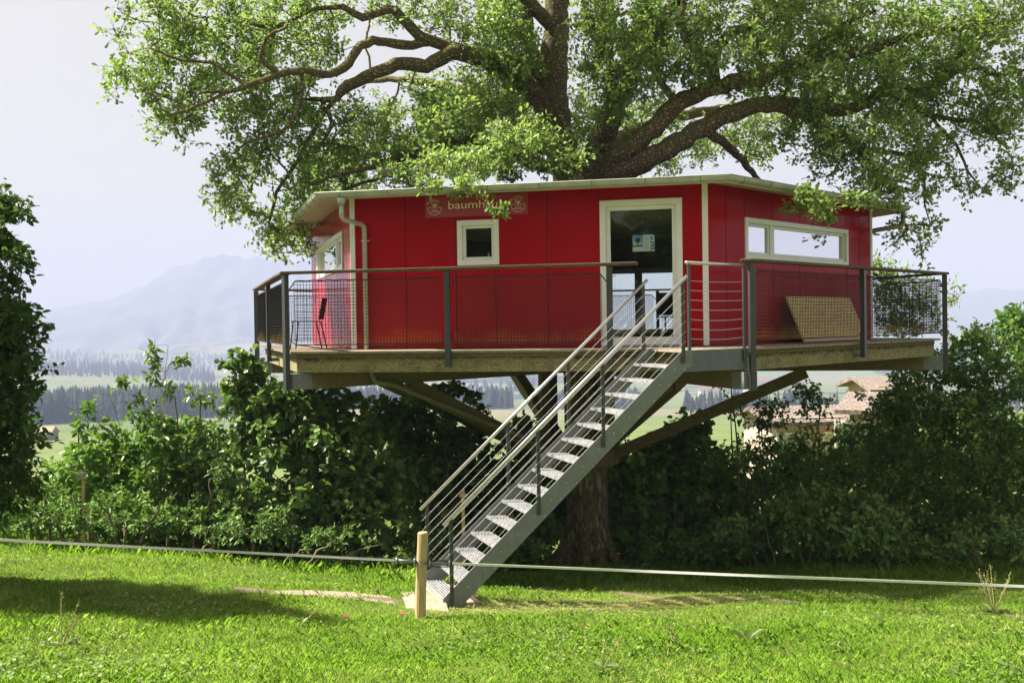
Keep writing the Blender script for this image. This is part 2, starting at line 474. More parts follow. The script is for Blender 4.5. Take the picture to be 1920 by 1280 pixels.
def forest(name, spots, seed, mt):
    """a wood seen from afar: jagged conifers and rounder broadleaf crowns."""
    r = np.random.default_rng(seed)
    vs, fs, tint = [], [], []
    nv = 0
    for (u0, u1, d0, d1, n, hmin, hmax) in spots:
        for _ in range(n):
            d = r.uniform(d0, d1); X = r.uniform(u0, u1) * d
            h = r.uniform(hmin, hmax) * (1 if r.random() < .8 else .65); conif = r.random() < 0.6
            b = wpt(X, d, float(ground_c(X, d)) - 1)
            w = h * (r.uniform(0.13, 0.19) if conif else r.uniform(0.17, 0.26)); t0 = r.random()
            tiers = [(0.12, 1.0, 0.45), (0.32, 0.8, 0.66), (0.52, 0.58, 0.84), (0.7, 0.36, 1.0)] if conif else [(0.1, 0.75, 0.55), (0.3, 1.0, 0.85), (0.55, 0.8, 1.0)]
            for (z0, k, z1) in tiers:
                m = 7; a = np.arange(m) * 2 * math.pi / m + r.uniform(0, 6)
                rr = w * k * r.uniform(0.65, 1.2, m)
                ring = np.stack([b[0] + rr * np.cos(a), b[1] + rr * np.sin(a), b[2] + h * (z0 + r.uniform(-0.04, 0.04, m))], 1)
                vs.append(ring); vs.append(np.array([[b[0] + r.uniform(-.3, .3), b[1], b[2] + h * z1]]))
                for q in range(m):
                    fs.append((nv + q, nv + (q + 1) % m, nv + m)); tint.append(np.clip(t0 + r.uniform(-.2, .2), 0, 1))
                nv += m + 1
    return np_mesh(name, np.concatenate(vs), fs, mt, tint=tint, kind='stuff')
M['conifer'] = mat_leaf('distant_wood', (0.005, 0.010, 0.007), (0.011, 0.020, 0.011), (0.024, 0.036, 0.016), 0.05, 0.9, None, 0.05)
tag(forest('conifer_wood', [(-0.50, -0.20, 640, 940, 1700, 12, 25), (-0.52, -0.40, 600, 700, 160, 12, 22), (-0.24, 0.0, 780, 1000, 700, 12, 21), (0.02, 0.12, 780, 900, 200, 12, 20), (0.16, 0.5, 640, 900, 260, 10, 18)], 5, M['conifer']),
    'dark bluish conifer wood filling the valley below the hedge', 'wood')
tag(forest('distant_copse', [(-0.48, -0.28, 1750, 2100, 420, 12, 24), (-0.2, 0.02, 1500, 1800, 160, 12, 22), (-0.5, -0.1, 2700, 3500, 900, 14, 26), (-0.1, 0.5, 2200, 3200, 420, 14, 26)], 6, M['conifer']),
    'pale hazy copses scattered among the far valley fields', 'wood')

# far farms and village houses
M['farwall'] = simple('far_render', (0.72, 0.70, 0.66), 0.8, var=0.08)
M['farroof'] = simple('far_tiles', (0.17, 0.11, 0.09), 0.9, var=0.25)
def far_house(X, d, L, W, H, rz):
    b = on_ground(X, d, -0.4)
    t = thing('far_house', b, 'tiny pale farmhouse far down in the hazy valley', 'house', 'farmhouses scattered in the far valley')
    e1 = RT * math.cos(rz) + FW * math.sin(rz); e2 = -RT * math.sin(rz) + FW * math.cos(rz)
    MB().frame_box(b, e1, e2, UP, (-L / 2, L / 2), (-W / 2, W / 2), (0, H)).build('wall', M['farwall'], t)
    o = W / 2 + 0.8
    sec = [b + e1 * (-L / 2 - .8) + e2 * (-o) + UP * (H - .2), b + e1 * (-L / 2 - .8) + e2 * o + UP * (H - .2), b + e1 * (-L / 2 - .8) + UP * (H + W * 0.42)]
    MB().prism(sec, e1 * (L + 1.6)).build('roof', M['farroof'], t)
for u, d, L, rz in ((-.335, 1500, 22, .3), (-.300, 1480, 20, .2), (-.275, 1560, 26, -.2), (-.33, 1900, 24, .1), (-.405, 1350, 22, .4), (.185, 1250, 24, .1), (.225, 1280, 18, .5), (.248, 1340, 26, .2), (.27, 1260, 20, .9), (.235, 1500, 30, 0), (.195, 1520, 22, .7), (.455, 1450, 18, .1)):
    far_house(u * d, d, L, L * 0.55, 6.5, rz)
_b = on_ground(-0.447 * 330, 330, -0.3)
_t = thing('field_barn', _b, 'low brown barn at the edge of the bright field beyond the left tree', 'barn')
MB().frame_box(_b, RT, FW, UP, (-5, 5), (-3, 3), (0, 2.6)).build('wall', M['inner'], _t)
MB().prism([_b + RT * -5.4 + FW * -3.5 + UP * 2.5, _b + RT * -5.4 + FW * 3.5 + UP * 2.5, _b + RT * -5.4 + UP * 4.6], RT * 10.8).build('roof', M['inner'], _t)

# ------------------------------------------------------------------ neighbours' houses below the hill, right
def mat_tiles():
    t = NT('clay_roof_tiles'); t.set(Roughness=0.85)
    br = t.n('TexBrick'); br.inputs['Scale'].default_value = 1.0; br.inputs['Brick Width'].default_value = 0.3; br.inputs['Row Height'].default_value = 0.3
    br.inputs['Mortar Size'].default_value = 0.03; br.inputs['Color1'].default_value = (0.22, 0.175, 0.15, 1); br.inputs['Color2'].default_value = (0.165, 0.135, 0.12, 1); br.inputs['Mortar'].default_value = (0.12, 0.09, 0.08, 1)
    t.l(t.coord((1, 1, 1), rand=False), br.inputs['Vector']); t.color(br.outputs['Color']); return t.m
M['tiles'] = mat_tiles()
M['ochre'] = simple('ochre_render', (0.42, 0.30, 0.15), 0.85, var=0.1)
M['pinkwall'] = simple('pinkish_render', (0.42, 0.34, 0.28), 0.85, var=0.1)
def neighbour(px0, px1, py_ridge, py_eave, d, label, wall, rz=0.0):
    a, b = pix(px0, py_ridge, d), pix(px1, py_ridge, d); eave = pix(px0, py_eave, d - 2.6)[2]
    mid = (a + b) / 2; L = np.linalg.norm(b - a); base = gz(mid) - 0.5
    e1 = (b - a) / L; e1[2] = 0; e1 /= np.linalg.norm(e1); e1 = e1 * math.cos(rz) + np.cross(UP, e1) * math.sin(rz); e2 = np.cross(UP, e1)
    o = V(mid[0], mid[1], base); t = thing('neighbour_house', o, label, 'house')
    H = eave - base; R = a[2] - base; W = 2.6
    MB().frame_box(o, e1, e2, UP, (-L / 2 + .5, L / 2 - .5), (-W + .5, W - .5), (0, H + 0.3)).build('wall', wall, t)
    roof = MB()
    for s in (-1, 1):
        sl = np.array([0, 0, 1.0]) * 0.16
        q = [o + e1 * (-L / 2) + e2 * (s * W) + UP * H, o + e1 * (L / 2) + e2 * (s * W) + UP * H, o + e1 * (L / 2) + UP * R, o + e1 * (-L / 2) + UP * R]
        roof.prism(q if s < 0 else q[::-1], sl)
    roof.build('roof', M['tiles'], t)
    for k in (-0.25, 0.25):
        f = MB().frame_box(o, e1, e2, UP, (k * L - .5, k * L + .5), (-W + .44, -W + .5), (H - 1.6, H - .3)).build('window', M['white'], t)
        MB().frame_box(o, e1, e2, UP, (k * L - .42, k * L + .42), (-W + .42, -W + .437), (H - 1.5, H - .4)).build('pane', M['glass'], f)
neighbour(1597, 1700, 712, 738, 50, 'ochre house with pinkish tiled roof peeping out behind the right shrubs', M['ochre'])
neighbour(1400, 1572, 768, 800, 46, 'house whose brown tiled roof shows under the long right strut', M['pinkwall'], 0.1)
neighbour(1590, 1660, 742, 778, 44, 'lower outbuilding with slanting tiled roof in front of the ochre house', M['ochre'], -0.5)
# ------------------------------------------------------------------ tree house
ZD, WALL, DECK, EAVE = 4.193, 5.2725, 6.40, 5.9338
WT = 6.49
HOUSE = thing('tree_house', (0, 0, ZD), 'red hexagonal tree house with railed wooden deck built round the oak', 'tree house')

def side_frame(i, b):
    H = hexv(b); a, c = H[i], H[(i + 1) % 6]
    t = (c - a) / np.linalg.norm(c - a)
    return a, t, V(t[1], -t[0], 0)             # start, along, outward

JOINTS = {0: [0.863, 1.637, 2.234, 3.01, 3.785, 4.905], 1: [0.49, 1.0, 1.812, 2.66, 3.474, 4.288, 4.787], 5: [0.49, 1.2, 2.09, 2.9, 3.7, 4.45, 5.07],
          2: [0.9, 1.75, 2.6, 3.5, 4.4], 3: [0.6, 4.67], 4: [0.9, 1.75, 2.6, 3.5, 4.4]}
OPEN = {0: [(1.66, 2.29, 5.412, 6.071), (3.768, 4.93, 4.2, 6.276)], 1: [(1.0, 4.336, 5.44, 6.056)], 5: [(1.05, 4.40, 5.44, 6.056)],
        2: [(0.9, 4.4, 4.45, 6.05)], 3: [(0.6, 4.67, 4.28, 5.78)], 4: [(0.9, 4.4, 4.45, 6.05)]}

def cells(i, joints):
    """rectangles of the wall left after the openings are cut out, split at the joints."""
    out = []
    xs = [0.0] + joints + [WALL]
    for a, b in zip(xs[:-1], xs[1:]):
        cuts = sorted({a, b, *[q for o in OPEN[i] for q in o[:2] if a < q < b]})
        for p, q in zip(cuts[:-1], cuts[1:]):
            if q - p < 0.012:
                continue
            m = (p + q) / 2
            zs = [(4.2, WT)]
            for o in OPEN[i]:
                if o[0] < m < o[1]:
                    zs = [(u, v) for z0, z1 in zs for (u, v) in ((z0, min(z1, o[2])), (max(z0, o[3]), z1)) if v - u > 0.02]
            out += [(p, q, z0, z1, p in joints or False, q in joints or False) for z0, z1 in zs]
    return out

for i in range(6):
    a, t, n = side_frame(i, WALL)
    for (p, q, z0, z1, jp, jq) in cells(i, JOINTS[i]):
        MB().frame_box(a, t, n, UP, (p + (.008 if jp else 0), q - (.008 if jq else 0)), (-0.03, 0), (z0, z1)).build('wall_panel', M['red'], HOUSE)
    lin = MB()
    for (p, q, z0, z1, jp, jq) in cells(i, []):
        lin.frame_box(a, t, n, UP, (p + .09, q - .09) if (p == 0 and q == WALL) else (max(p, .09), min(q, WALL - .09)), (-0.14, -0.034), (z0, z1 + .02))
    lin.build('inner_wall', M['inner'], HOUSE)
for (i, p, q) in ((0, -0.012, 0.068), (0, 5.205, 5.285), (1, 5.20, 5.282), (3, -0.01, 0.07), (3, 5.2, 5.28)):
    a, t, n = side_frame(i, WALL)
    MB().frame_box(a, t, n, UP, (p, q), (-0.01, 0.018), (4.205, 6.47)).build('corner_board', M['white'], HOUSE, bevel=0.004)

def window(i, x0, x1, z0, z1, mull=(), blind=False, label=None):
    a, t, n = side_frame(i, WALL)
    f = MB(); fw = 0.075
    for (p, q, r, s) in ((x0, x1, z0, z0 + fw), (x0, x1, z1 - fw, z1), (x0, x0 + fw, z0 + fw, z1 - fw), (x1 - fw, x1, z0 + fw, z1 - fw)):
        f.frame_box(a, t, n, UP, (p, q), (-0.08, 0.022), (r, s))
    w = f.build('window', M['white'], HOUSE, bevel=0.004, label=label)
    xs = [x0 + fw] + [q for m in mull for q in m] + [x1 - fw]
    for k in range(0, len(xs), 2):
        u0, u1 = xs[k], xs[k + 1]; sw = 0.045
        s_ = MB()
        for (p, q, r, s) in ((u0, u1, z0 + fw, z0 + fw + sw), (u0, u1, z1 - fw - sw, z1 - fw), (u0, u0 + sw, z0 + fw + sw, z1 - fw - sw), (u1 - sw, u1, z0 + fw + sw, z1 - fw - sw)):
            s_.frame_box(a, t, n, UP, (p, q), (-0.075, -0.022), (r, s))
        s_.build('sash', M['white'], w, bevel=0.003)
        MB().frame_box(a, t, n, UP, (u0 + sw, u1 - sw), (-0.056, -0.050), (z0 + fw + sw, z1 - fw - sw)).build('pane', M['glass'], w)
        if blind:
            b = MB()
            m = int((u1 - u0) / 0.09)
            for j in range(m):
                p = u0 + (u1 - u0) * j / m
                b.frame_box(a, t, n, UP, (p + .002, p + (u1 - u0) / m - .002), (-0.175 - 0.006 * (j % 2), -0.170 - 0.006 * (j % 2)), (z0 + .02, z1 - .05))
            b.build('blind', M['blind'], w)
    for (p, q) in mull:
        MB().frame_box(a, t, n, UP, (p, q), (-0.078, -0.005), (z0 + fw, z1 - fw)).build('mullion', M['white'], w)
window(0, *OPEN[0][0], label='small square white window with dark panes')
window(1, *OPEN[1][0], mull=((1.75, 1.86),), blind=True, label='wide white window in two lights on the right wall')
window(5, *OPEN[5][0], mull=((3.52, 3.63),), blind=True)
window(2, *OPEN[2][0]); window(4, *OPEN[4][0]); window(3, *OPEN[3][0], mull=((1.9, 1.98), (3.25, 3.33)))

# glazed door
a, t, n = side_frame(0, WALL)
x0, x1, z0, z1 = OPEN[0][1]
d = MB(); fw = 0.085
for (p, q, r, s) in ((x0, x1, z1 - fw, z1), (x0, x0 + fw, z0, z1 - fw), (x1 - fw, x1, z0, z1 - fw), (x0 + fw, x1 - fw, z0, z0 + 0.05)):
    d.frame_box(a, t, n, UP, (p, q), (-0.09, 0.024), (r, s))
DOOR = d.build('door', M['white'], HOUSE, bevel=0.004, label='tall white framed glass door')
s_ = MB(); u0, u1, v0, v1 = x0 + fw, x1 - fw, z0 + .05, z1 - fw
for (p, q, r, s) in ((u0, u1, v0, v0 + 0.085), (u0, u1, v1 - .06, v1), (u0, u0 + .06, v0 + .085, v1 - .06), (u1 - .06, u1, v0 + .085, v1 - .06)):
    s_.frame_box(a, t, n, UP, (p, q), (-0.08, -0.02), (r, s))
s_.build('door_leaf', M['white'], DOOR, bevel=0.004)
MB().frame_box(a, t, n, UP, (u0 + .06, u1 - .06), (-0.056, -0.050), (v0 + .085, v1 - .06)).build('pane', M['glass'], DOOR)
MB().frame_box(a, t, n, UP, (x0 + .02, x1 - .02), (0.026, 0.10), (4.197, 4.225)).build('threshold', M['galv'], DOOR)
h = MB().tube([a + t * (u0 + .03) + n * -.018 + UP * 5.2, a + t * (u0 + .03) + n * .03 + UP * 5.2, a + t * (u0 + .14) + n * .03 + UP * 5.2], .010, 6).build('handle', M['stainless'], DOOR)

# roof, soffit, gutters
SL = math.tan(math.radians(8))
def ring(b, z):
    return [p + UP * z for p in hexv(b)]
_bw, _be = WALL - 0.1, 5.86
r_o, r_i = ring(_be, 6.475), ring(0.62, 6.475 + (_be - 0.62) * .866 * SL)
roof = MB()
for i in range(6):
    j = (i + 1) % 6
    roof.prism([r_o[i], r_o[j], r_i[j], r_i[i]], (0, 0, -0.045))
ROOF = roof.build('roof', M['roof'], HOUSE)
s_o, s_i = ring(5.82, 6.405), ring(_bw, 6.405 + (5.82 - _bw) * .866 * SL)
for i in range(6):
    j = (i + 1) % 6
    MB().prism([s_o[i], s_o[j], s_i[j], s_i[i]], (0, 0, 0.018)).build('soffit', M['soffit'], ROOF)
    e = ring(5.82, 6.405)
    f0, f1 = ring(5.845, 6.40)[i], ring(5.845, 6.40)[j]
    MB().prism([ring(5.823, 6.395)[i], ring(5.823, 6.395)[j], f1 - UP * .005, f0 - UP * .005], (0, 0, 0.034)).build('eave_board', M['soffit'], ROOF)
_cil = MB()
for i in range(6):
    aa, tt, nn = side_frame(i, 1.0)
    for k in range(30):
        b0 = 0.66 + (WALL - 0.83) * k / 30; b1 = 0.66 + (WALL - 0.83) * (k + 1) / 30 - 0.012
        zz = lambda b: 6.475 + (_be - b) * .866 * SL - 0.12
        P0, P1 = ring(b1, zz(b1)), ring(b0, zz(b0))
        j = (i + 1) % 6
        _cil.prism([P0[i], P0[j], P1[j], P1[i]], (0, 0, .02))
_cil.build('ceiling', M['ceil'], ROOF, kind='stuff')

GR = 0.062
def gutter(i):
    """half-round gutter along one eave, mitred at the corners."""
    c0 = EAVE - GR / 0.866
    prof = [(GR * math.cos(q), -GR * 1.25 * math.sin(q)) for q in np.linspace(0, math.pi, 11)]
    prof2 = [(0.92 * u, 0.92 * w) for u, w in reversed(prof)]
    pr = prof + prof2
    A = [ring(c0 + u / .866, 6.493 + w)[i] for u, w in pr]; B = [ring(c0 + u / .866, 6.493 + w)[(i + 1) % 6] for u, w in pr]
    m = len(pr); g = MB().add(A + B, [(k, (k + 1) % m, m + (k + 1) % m, m + k) for k in range(m)])
    lip = MB()
    ob = g.build('gutter', M['zinc'], ROOF, smooth=True)
    MB().tube([ring(EAVE, 6.494)[i], ring(EAVE, 6.494)[(i + 1) % 6]], .009, 6).build('gutter_bead', M['zinc'], ob)
    if i in (0, 1, 5):
        a_, t_, n_ = side_frame(i, c0)
        L = np.linalg.norm(hexv(c0)[1] - hexv(c0)[0])
        for k in range(8):
            s = 0.35 + (L - .7) * k / 7
            o = a_ + t_ * s
            MB().tube([o + n_ * (GR * 1.05 * math.cos(q)) + UP * (6.493 - GR * 1.30 * math.sin(q)) for q in np.linspace(0, math.pi, 9)], .006, 4).build('gutter_bracket', M['steel'], ob)
for i in range(6):
    gutter(i)

# downpipes
a, t, n = side_frame(0, WALL)
e0 = a + t * 0.06 + n * 0.50 + UP * 6.41
p = MB().tube([e0 + UP * .0, e0 - UP * .10], [.075, .045], 10)
p.tube([e0 - UP * .10, e0 - UP * .27, e0 - UP * .31 + t * .02 - n * .03, a + t * .22 + n * .10 + UP * 6.06, a + t * .24 + n * .065 + UP * 6.02, a + t * .24 + n * .06 + UP * 4.20], .037, 10)
PIPE = p.build('downpipe', M['zinc'], HOUSE, smooth=True)
MB().tube([a + t * .24 + n * .06 + UP * (5.80 + q) for q in (0, .03)], .048, 10).tube([a + t * .28 + n * .06 + UP * 5.815, a + t * .32 + n * .06 + UP * 5.815], .012, 6).build('pipe_clamp', M['galv'], PIPE)
C = hexv(1)[2]
c0 = C * 5.80
MB().tube([c0 + UP * 6.42, c0 + UP * 6.20, c0 - V(.02, 0, 0) + UP * 6.16, C * 5.40 + V(-.06, .16, 0) + UP * 6.11, C * 5.36 + V(-.13, .24, 0) + UP * 6.05, C * 5.36 + V(-.13, .24, 0) + UP * 4.2], .042, 10).build('downpipe', M['zinc'], HOUSE, smooth=True)

# floor and deck
H_ = hexv(WALL - .05)
MB().prism([q + UP * 4.08 for q in H_], (0, 0, 0.10)).build('floor', M['inner'], HOUSE)
sub = MB()
so, si = ring(6.30, 4.10), ring(WALL + .02, 4.10)
for i in range(6):
    j = (i + 1) % 6
    sub.prism([so[i], so[j], si[j], si[i]], (0, 0, .055))
DECKP = sub.build('deck', M['beam'], HOUSE)
_L, _D = DECK, 0.866 * (DECK - WALL - .02)
_rest = MB()
_bm = {}
for i in range(6):
    a, t, n = side_frame(i, DECK)
    nb = 44; w = _L / nb
    for k in range(nb):
        s0, s1 = k * w + .004, (k + 1) * w - .004
        lim = lambda s: max(0.02, min(_D, s / .577, (_L - s) / .577))
        r = random.uniform(-.006, .006)
        poly = [a + t * s0 + n * r, a + t * s1 + n * r, a + t * s1 - n * lim(s1), a + t * s0 - n * lim(s0)]
        b = (MB() if i in (0, 1, 5) else _rest)
        b.prism([q + UP * (ZD - .032 + random.uniform(-.002, .001)) for q in poly], (0, 0, .032))
        if i in (0, 1, 5):
            b.build('deck_board', M['deck'], DECKP)
_rest.build('rear_boards', M['deck'], DECKP, kind='stuff')
fo, fi = ring(6.29, 3.893), ring(6.18, 3.893)
for i in range(6):
    j = (i + 1) % 6
    MB().prism([fo[i], fo[j], fi[j], fi[i]], (0, 0, .245)).build('fascia_beam', M['fascia'], HOUSE)

# frame under the deck: radial beams, struts, collar, columns
COLL_R = 0.60
for k, ang in enumerate((240, 300, 0, 60, 120, 180)):
    dv = V(math.cos(math.radians(ang)), math.sin(math.radians(ang)), 0); sd = V(-dv[1], dv[0], 0)
    bm = MB().frame_box(V(0, 0, 0), dv, sd, UP, (0.45, 6.20), (-.09, .09), (3.645, 3.889)).build('radial_beam', M['beam'], HOUSE, bevel=0.006)
    MB().frame_box(V(0, 0, 0), dv, sd, UP, (6.10, 6.42), (-.096, .096), (3.652, 3.880)).build('end_plate', M['steel'], bm)
    for q in (3.70, 3.83):
        for s in (-1, 1):
            o = dv * 6.33 + UP * q + sd * (s * .096)
            MB().tube([o, o + sd * (s * .012)], .014, 6).build('bolt', M['galv'], bm)
    lo = dv * COLL_R + UP * 2.08; hi = dv * 4.15 + UP * 3.62
    for s in (-1, 1):
        MB().bar(lo + sd * (.065 * s), hi + sd * (.065 * s), .10, .20).build('strut', M['beam'], HOUSE, bevel=0.005)
    cv = V(math.cos(math.radians(ang + 30)), math.sin(math.radians(ang + 30)), 0)
    MB().frame_box(V(0, 0, 0), cv, V(-cv[1], cv[0], 0), UP, (.56, .72), (-.11, .11), (2.22, 3.93)).build('column', M['beam'], HOUSE, bevel=0.006)
col = MB(); ro, ri = ring(.78, 1.93), ring(.50, 1.93)
for i in range(6):
    j = (i + 1) % 6
    col.prism([ro[i], ro[j], ri[j], ri[i]], (0, 0, .28))
col.build('collar', M['beam'], HOUSE)

# railing: posts, top boards, nets
RB = 6.45
def flat_post(o, ex, ey, z0, z1, name='railing_post', w=.075):
    return MB().frame_box(o, ex, ey, UP, (-w / 2, w / 2), (-w / 2, w / 2), (z0, z1)).build(name, M['poststeel'], HOUSE, bevel=0.004)
for k, ang in enumerate((240, 300, 0, 60, 120, 180)):
    dv = V(math.cos(math.radians(ang)), math.sin(math.radians(ang)), 0)
    flat_post(dv * (RB + .02), dv, V(-dv[1], dv[0], 0), 3.635, 5.290)
MID = {0: [2.386, 4.624], 1: [3.24], 5: [3.24], 2: [3.24], 3: [2.2, 4.4], 4: [3.24]}
for i, ss in MID.items():
    a, t, n = side_frame(i, RB)
    for s in ss:
        p_ = flat_post(a + t * s + n * .02, t, n, 3.965, 5.290)
        MB().frame_box(a + t * s, t, n, UP, (-.03, .03), (-.135, -.02), (3.97, 4.03)).build('bracket', M['steel'], p_)
def rail(i, s0, s1):
    """top board of one railing side, from s0 to s1 along the b = 6.55 line (None: mitred corner)."""
    A, B = ring(6.55, 5.295), ring(6.37, 5.295); j = (i + 1) % 6
    t = (A[j] - A[i]) / np.linalg.norm(A[j] - A[i]); n = V(t[1], -t[0], 0)
    o0, i0 = (A[i], B[i]) if s0 is None else (A[i] + t * s0, A[i] + t * s0 - n * .156)
    o1, i1 = (A[j], B[j]) if s1 is None else (A[i] + t * s1, A[i] + t * s1 - n * .156)
    MB().prism([o0, o1, i1, i0], (0, 0, .04)).build('rail_board', M['rail'], HOUSE, bevel=0.006)
rail(0, None, 5.05); rail(0, 6.37, None)
for i in (1, 2, 3, 4, 5):
    rail(i, None, None)
def mat_net():
    t = NT('netting_cord'); t.set(Roughness=0.8)
    ge = t.n('NewGeometry'); sx = t.n('SeparateXYZ'); t.l(ge.outputs['Position'], sx.inputs[0])
    k = t.math('ADD', t.math('MULTIPLY', t.math('SUBTRACT', sx.outputs[2], 4.50), -2.6), t.math('MULTIPLY', t.math('SUBTRACT', t.noise(ge.outputs['Position'], 4.0, 4), 0.5), 1.6))
    t.color(t.ramp(k, [(0.05, (0.022, 0.02, 0.02)), (0.60, (0.24, 0.155, 0.05))]))       # lichen has crept up the lower cords
    return t.m
M['net'] = mat_net()
def net(i, s0, s1):
    a, t, n = side_frame(i, RB)
    L = s1 - s0; m = MB(); z0, z1 = 4.295, 5.185; sp = .046
    nx = int((L - .14) / sp); nz = int((z1 - z0) / sp)
    for k in range(nx + 1):
        s = s0 + .07 + (L - .14) * k / nx
        m.tube([a + t * (s + random.uniform(-.004, .004)) + UP * q for q in (z0, z0 + .3, z0 + .6, z1)], .0043, 3, False)
    for k in range(nz + 1):
        z = z0 + (z1 - z0) * k / nz
        m.tube([a + t * (s0 + .07 + (L - .14) * q) + UP * (z + random.uniform(-.004, .004) - .012 * math.sin(math.pi * q)) for q in np.linspace(0, 1, 9)], .0043, 3, False)
    o = m.build('safety_net', M['net'], HOUSE, kind='stuff')
    b = MB()
    zt = lambda q: z1 + .012 + .005 * math.sin(q * 60)
    b.tube([a + t * s0 + UP * (z1 - .10)] + [a + t * (s0 + .09 + (L - .18) * q) + UP * zt(q) for q in np.linspace(0, 1, 40)] + [a + t * s1 + UP * (z1 - .10)], .009, 5)
    b.tube([a + t * s0 + UP * (z0 + .06), a + t * (s0 + .08) + UP * (z0 - .005), a + t * (s1 - .08) + UP * (z0 - .005), a + t * s1 + UP * (z0 + .06)], .008, 5)
    b.build('border_rope', M['cord'], o)
for i, ss in MID.items():
    xs = [0.05] + [q for s in ss for q in (s - .04, s + .04)] + [RB - .05]
    for k in range(0, len(xs), 2):
        if not (i == 0 and k == 4):
            net(i, xs[k], xs[k + 1])

# drain pipe under the deck along the front left strut
dv = V(math.cos(math.radians(240)), math.sin(math.radians(240)), 0); sd = V(-dv[1], dv[0], 0)
o = sd * .02
sdv = -sd if (sd @ V(0, -1, 0)) < 0 else sd
q0 = dv * 5.05 + sdv * .17
MB().tube([q0 + UP * 4.08, q0 + UP * 3.80, q0 - dv * .06 + UP * 3.70, dv * 4.6 + sdv * .17 + UP * 3.63, dv * 1.6 + sdv * .17 + UP * 2.53, dv * 1.42 + sdv * .17 + UP * 2.42, dv * 1.42 + sdv * .17 + UP * 2.15], .042, 10).build('drain_pipe', M['pipe'], HOUSE, smooth=True)

# lamp under the soffit
a, t, n = side_frame(5, WALL)
o = a + t * 0.9 + n * .34 + UP * 6.415
L_ = thing('outdoor_lamp', o, 'small dark lamp hanging under the left eave', 'lamp')
MB().tube([o + UP * .02, o - UP * .012], .06, 10).build('base', M['dark'], L_)
MB().tube([o - UP * .01, o - UP * .05, o - UP * .09], [.02, .035, .03], 8).build('lamp_head', M['dark'], L_)

# ------------------------------------------------------------------ name board over the window
a, t, n = side_frame(0, WALL)
S = thing('name_board', a + t * 1.95 + n * .01 + UP * 6.13, 'dark red board lettered baumhaus above the small window', 'sign')
M['signred'] = simple('sign_red', (0.34, 0.035, 0.05), 0.45, var=0.06)
M['cream'] = simple('cream_print', (0.86, 0.76, 0.60), 0.6, var=0.06)
MB().frame_box(a, t, n, UP, (1.18, 2.728), (.004, .022), (6.128, 6.436)).build('board', M['signred'], S, bevel=0.003)
cu = bpy.data.curves.new('lettering', 'FONT'); cu.body = 'baumhaus'; cu.size = 0.165; cu.extrude = 0.0015
to = bpy.data.objects.new('lettering', cu); COL.objects.link(to)
dg = bpy.context.evaluated_depsgraph_get(); me = bpy.data.meshes.new_from_object(to.evaluated_get(dg)); bpy.data.objects.remove(to)
xw = max(v.co.x for v in me.vertices)
ob = bpy.data.objects.new('lettering', me); COL.objects.link(ob); ob.parent = S
me.materials.clear(); me.materials.append(M['cream'])
org = a + t * 1.525 + n * .0245 + UP * 6.243 - np.array(S.location)
k_ = 0.84 / xw
ob.matrix_local = Matrix(((t[0] * k_, 0, n[0], org[0]), (t[1] * k_, 0, n[1], org[1]), (0, 1.0, 0, org[2]), (0, 0, 0, 1)))
def emblem(s):
    o = a + t * s + n * .0255 + UP * 6.275; P = lambda x, z: o + t * x + UP * z
    m = MB(); R = .105
    m.tube([P(R * math.cos(q), R * math.sin(q) - .005) for q in np.linspace(math.pi, 2 * math.pi, 17)], .0030, 4)
    m.tube([P(-R * 1.02, -.005), P(-.05, .0), P(0, -.012), P(.05, 0), P(R * 1.02, -.005)], .0025, 4)
    m.tube([P(-R * .8, -.07), P(R * .8, -.07)], .0022, 4)
    for x in (-.035, 0, .035):
        m.box(P(x, -.045), (.014, .003, .018))
    m.tube([P(0, -.01), P(.004, .04)], [.007, .004], 5)
    for x, z in ((-.05, .075), (-.02, .10), (.02, .09), (.05, .08), (-.035, .055), (.035, .05), (0, .065)):
        m.tube([P(x - .012, z - .008), P(x, z + .012), P(x + .012, z - .006)], .0032, 4)
    m.tube([P(R * .98 * math.cos(q), .012 + R * .98 * math.sin(q)) for q in np.linspace(.6, 2.5, 12)], .0018, 4)
    m.box(P(.018, .03), (.028, .003, .020)); m.box(P(-.02, .03), (.028, .003, .018))
    m.tube([P(-.105, .065) - n * .002, P(-.105, .065) + n * .003], .012, 8)
    m.build('emblem', M['cream'], S)
emblem(1.325); emblem(2.585)

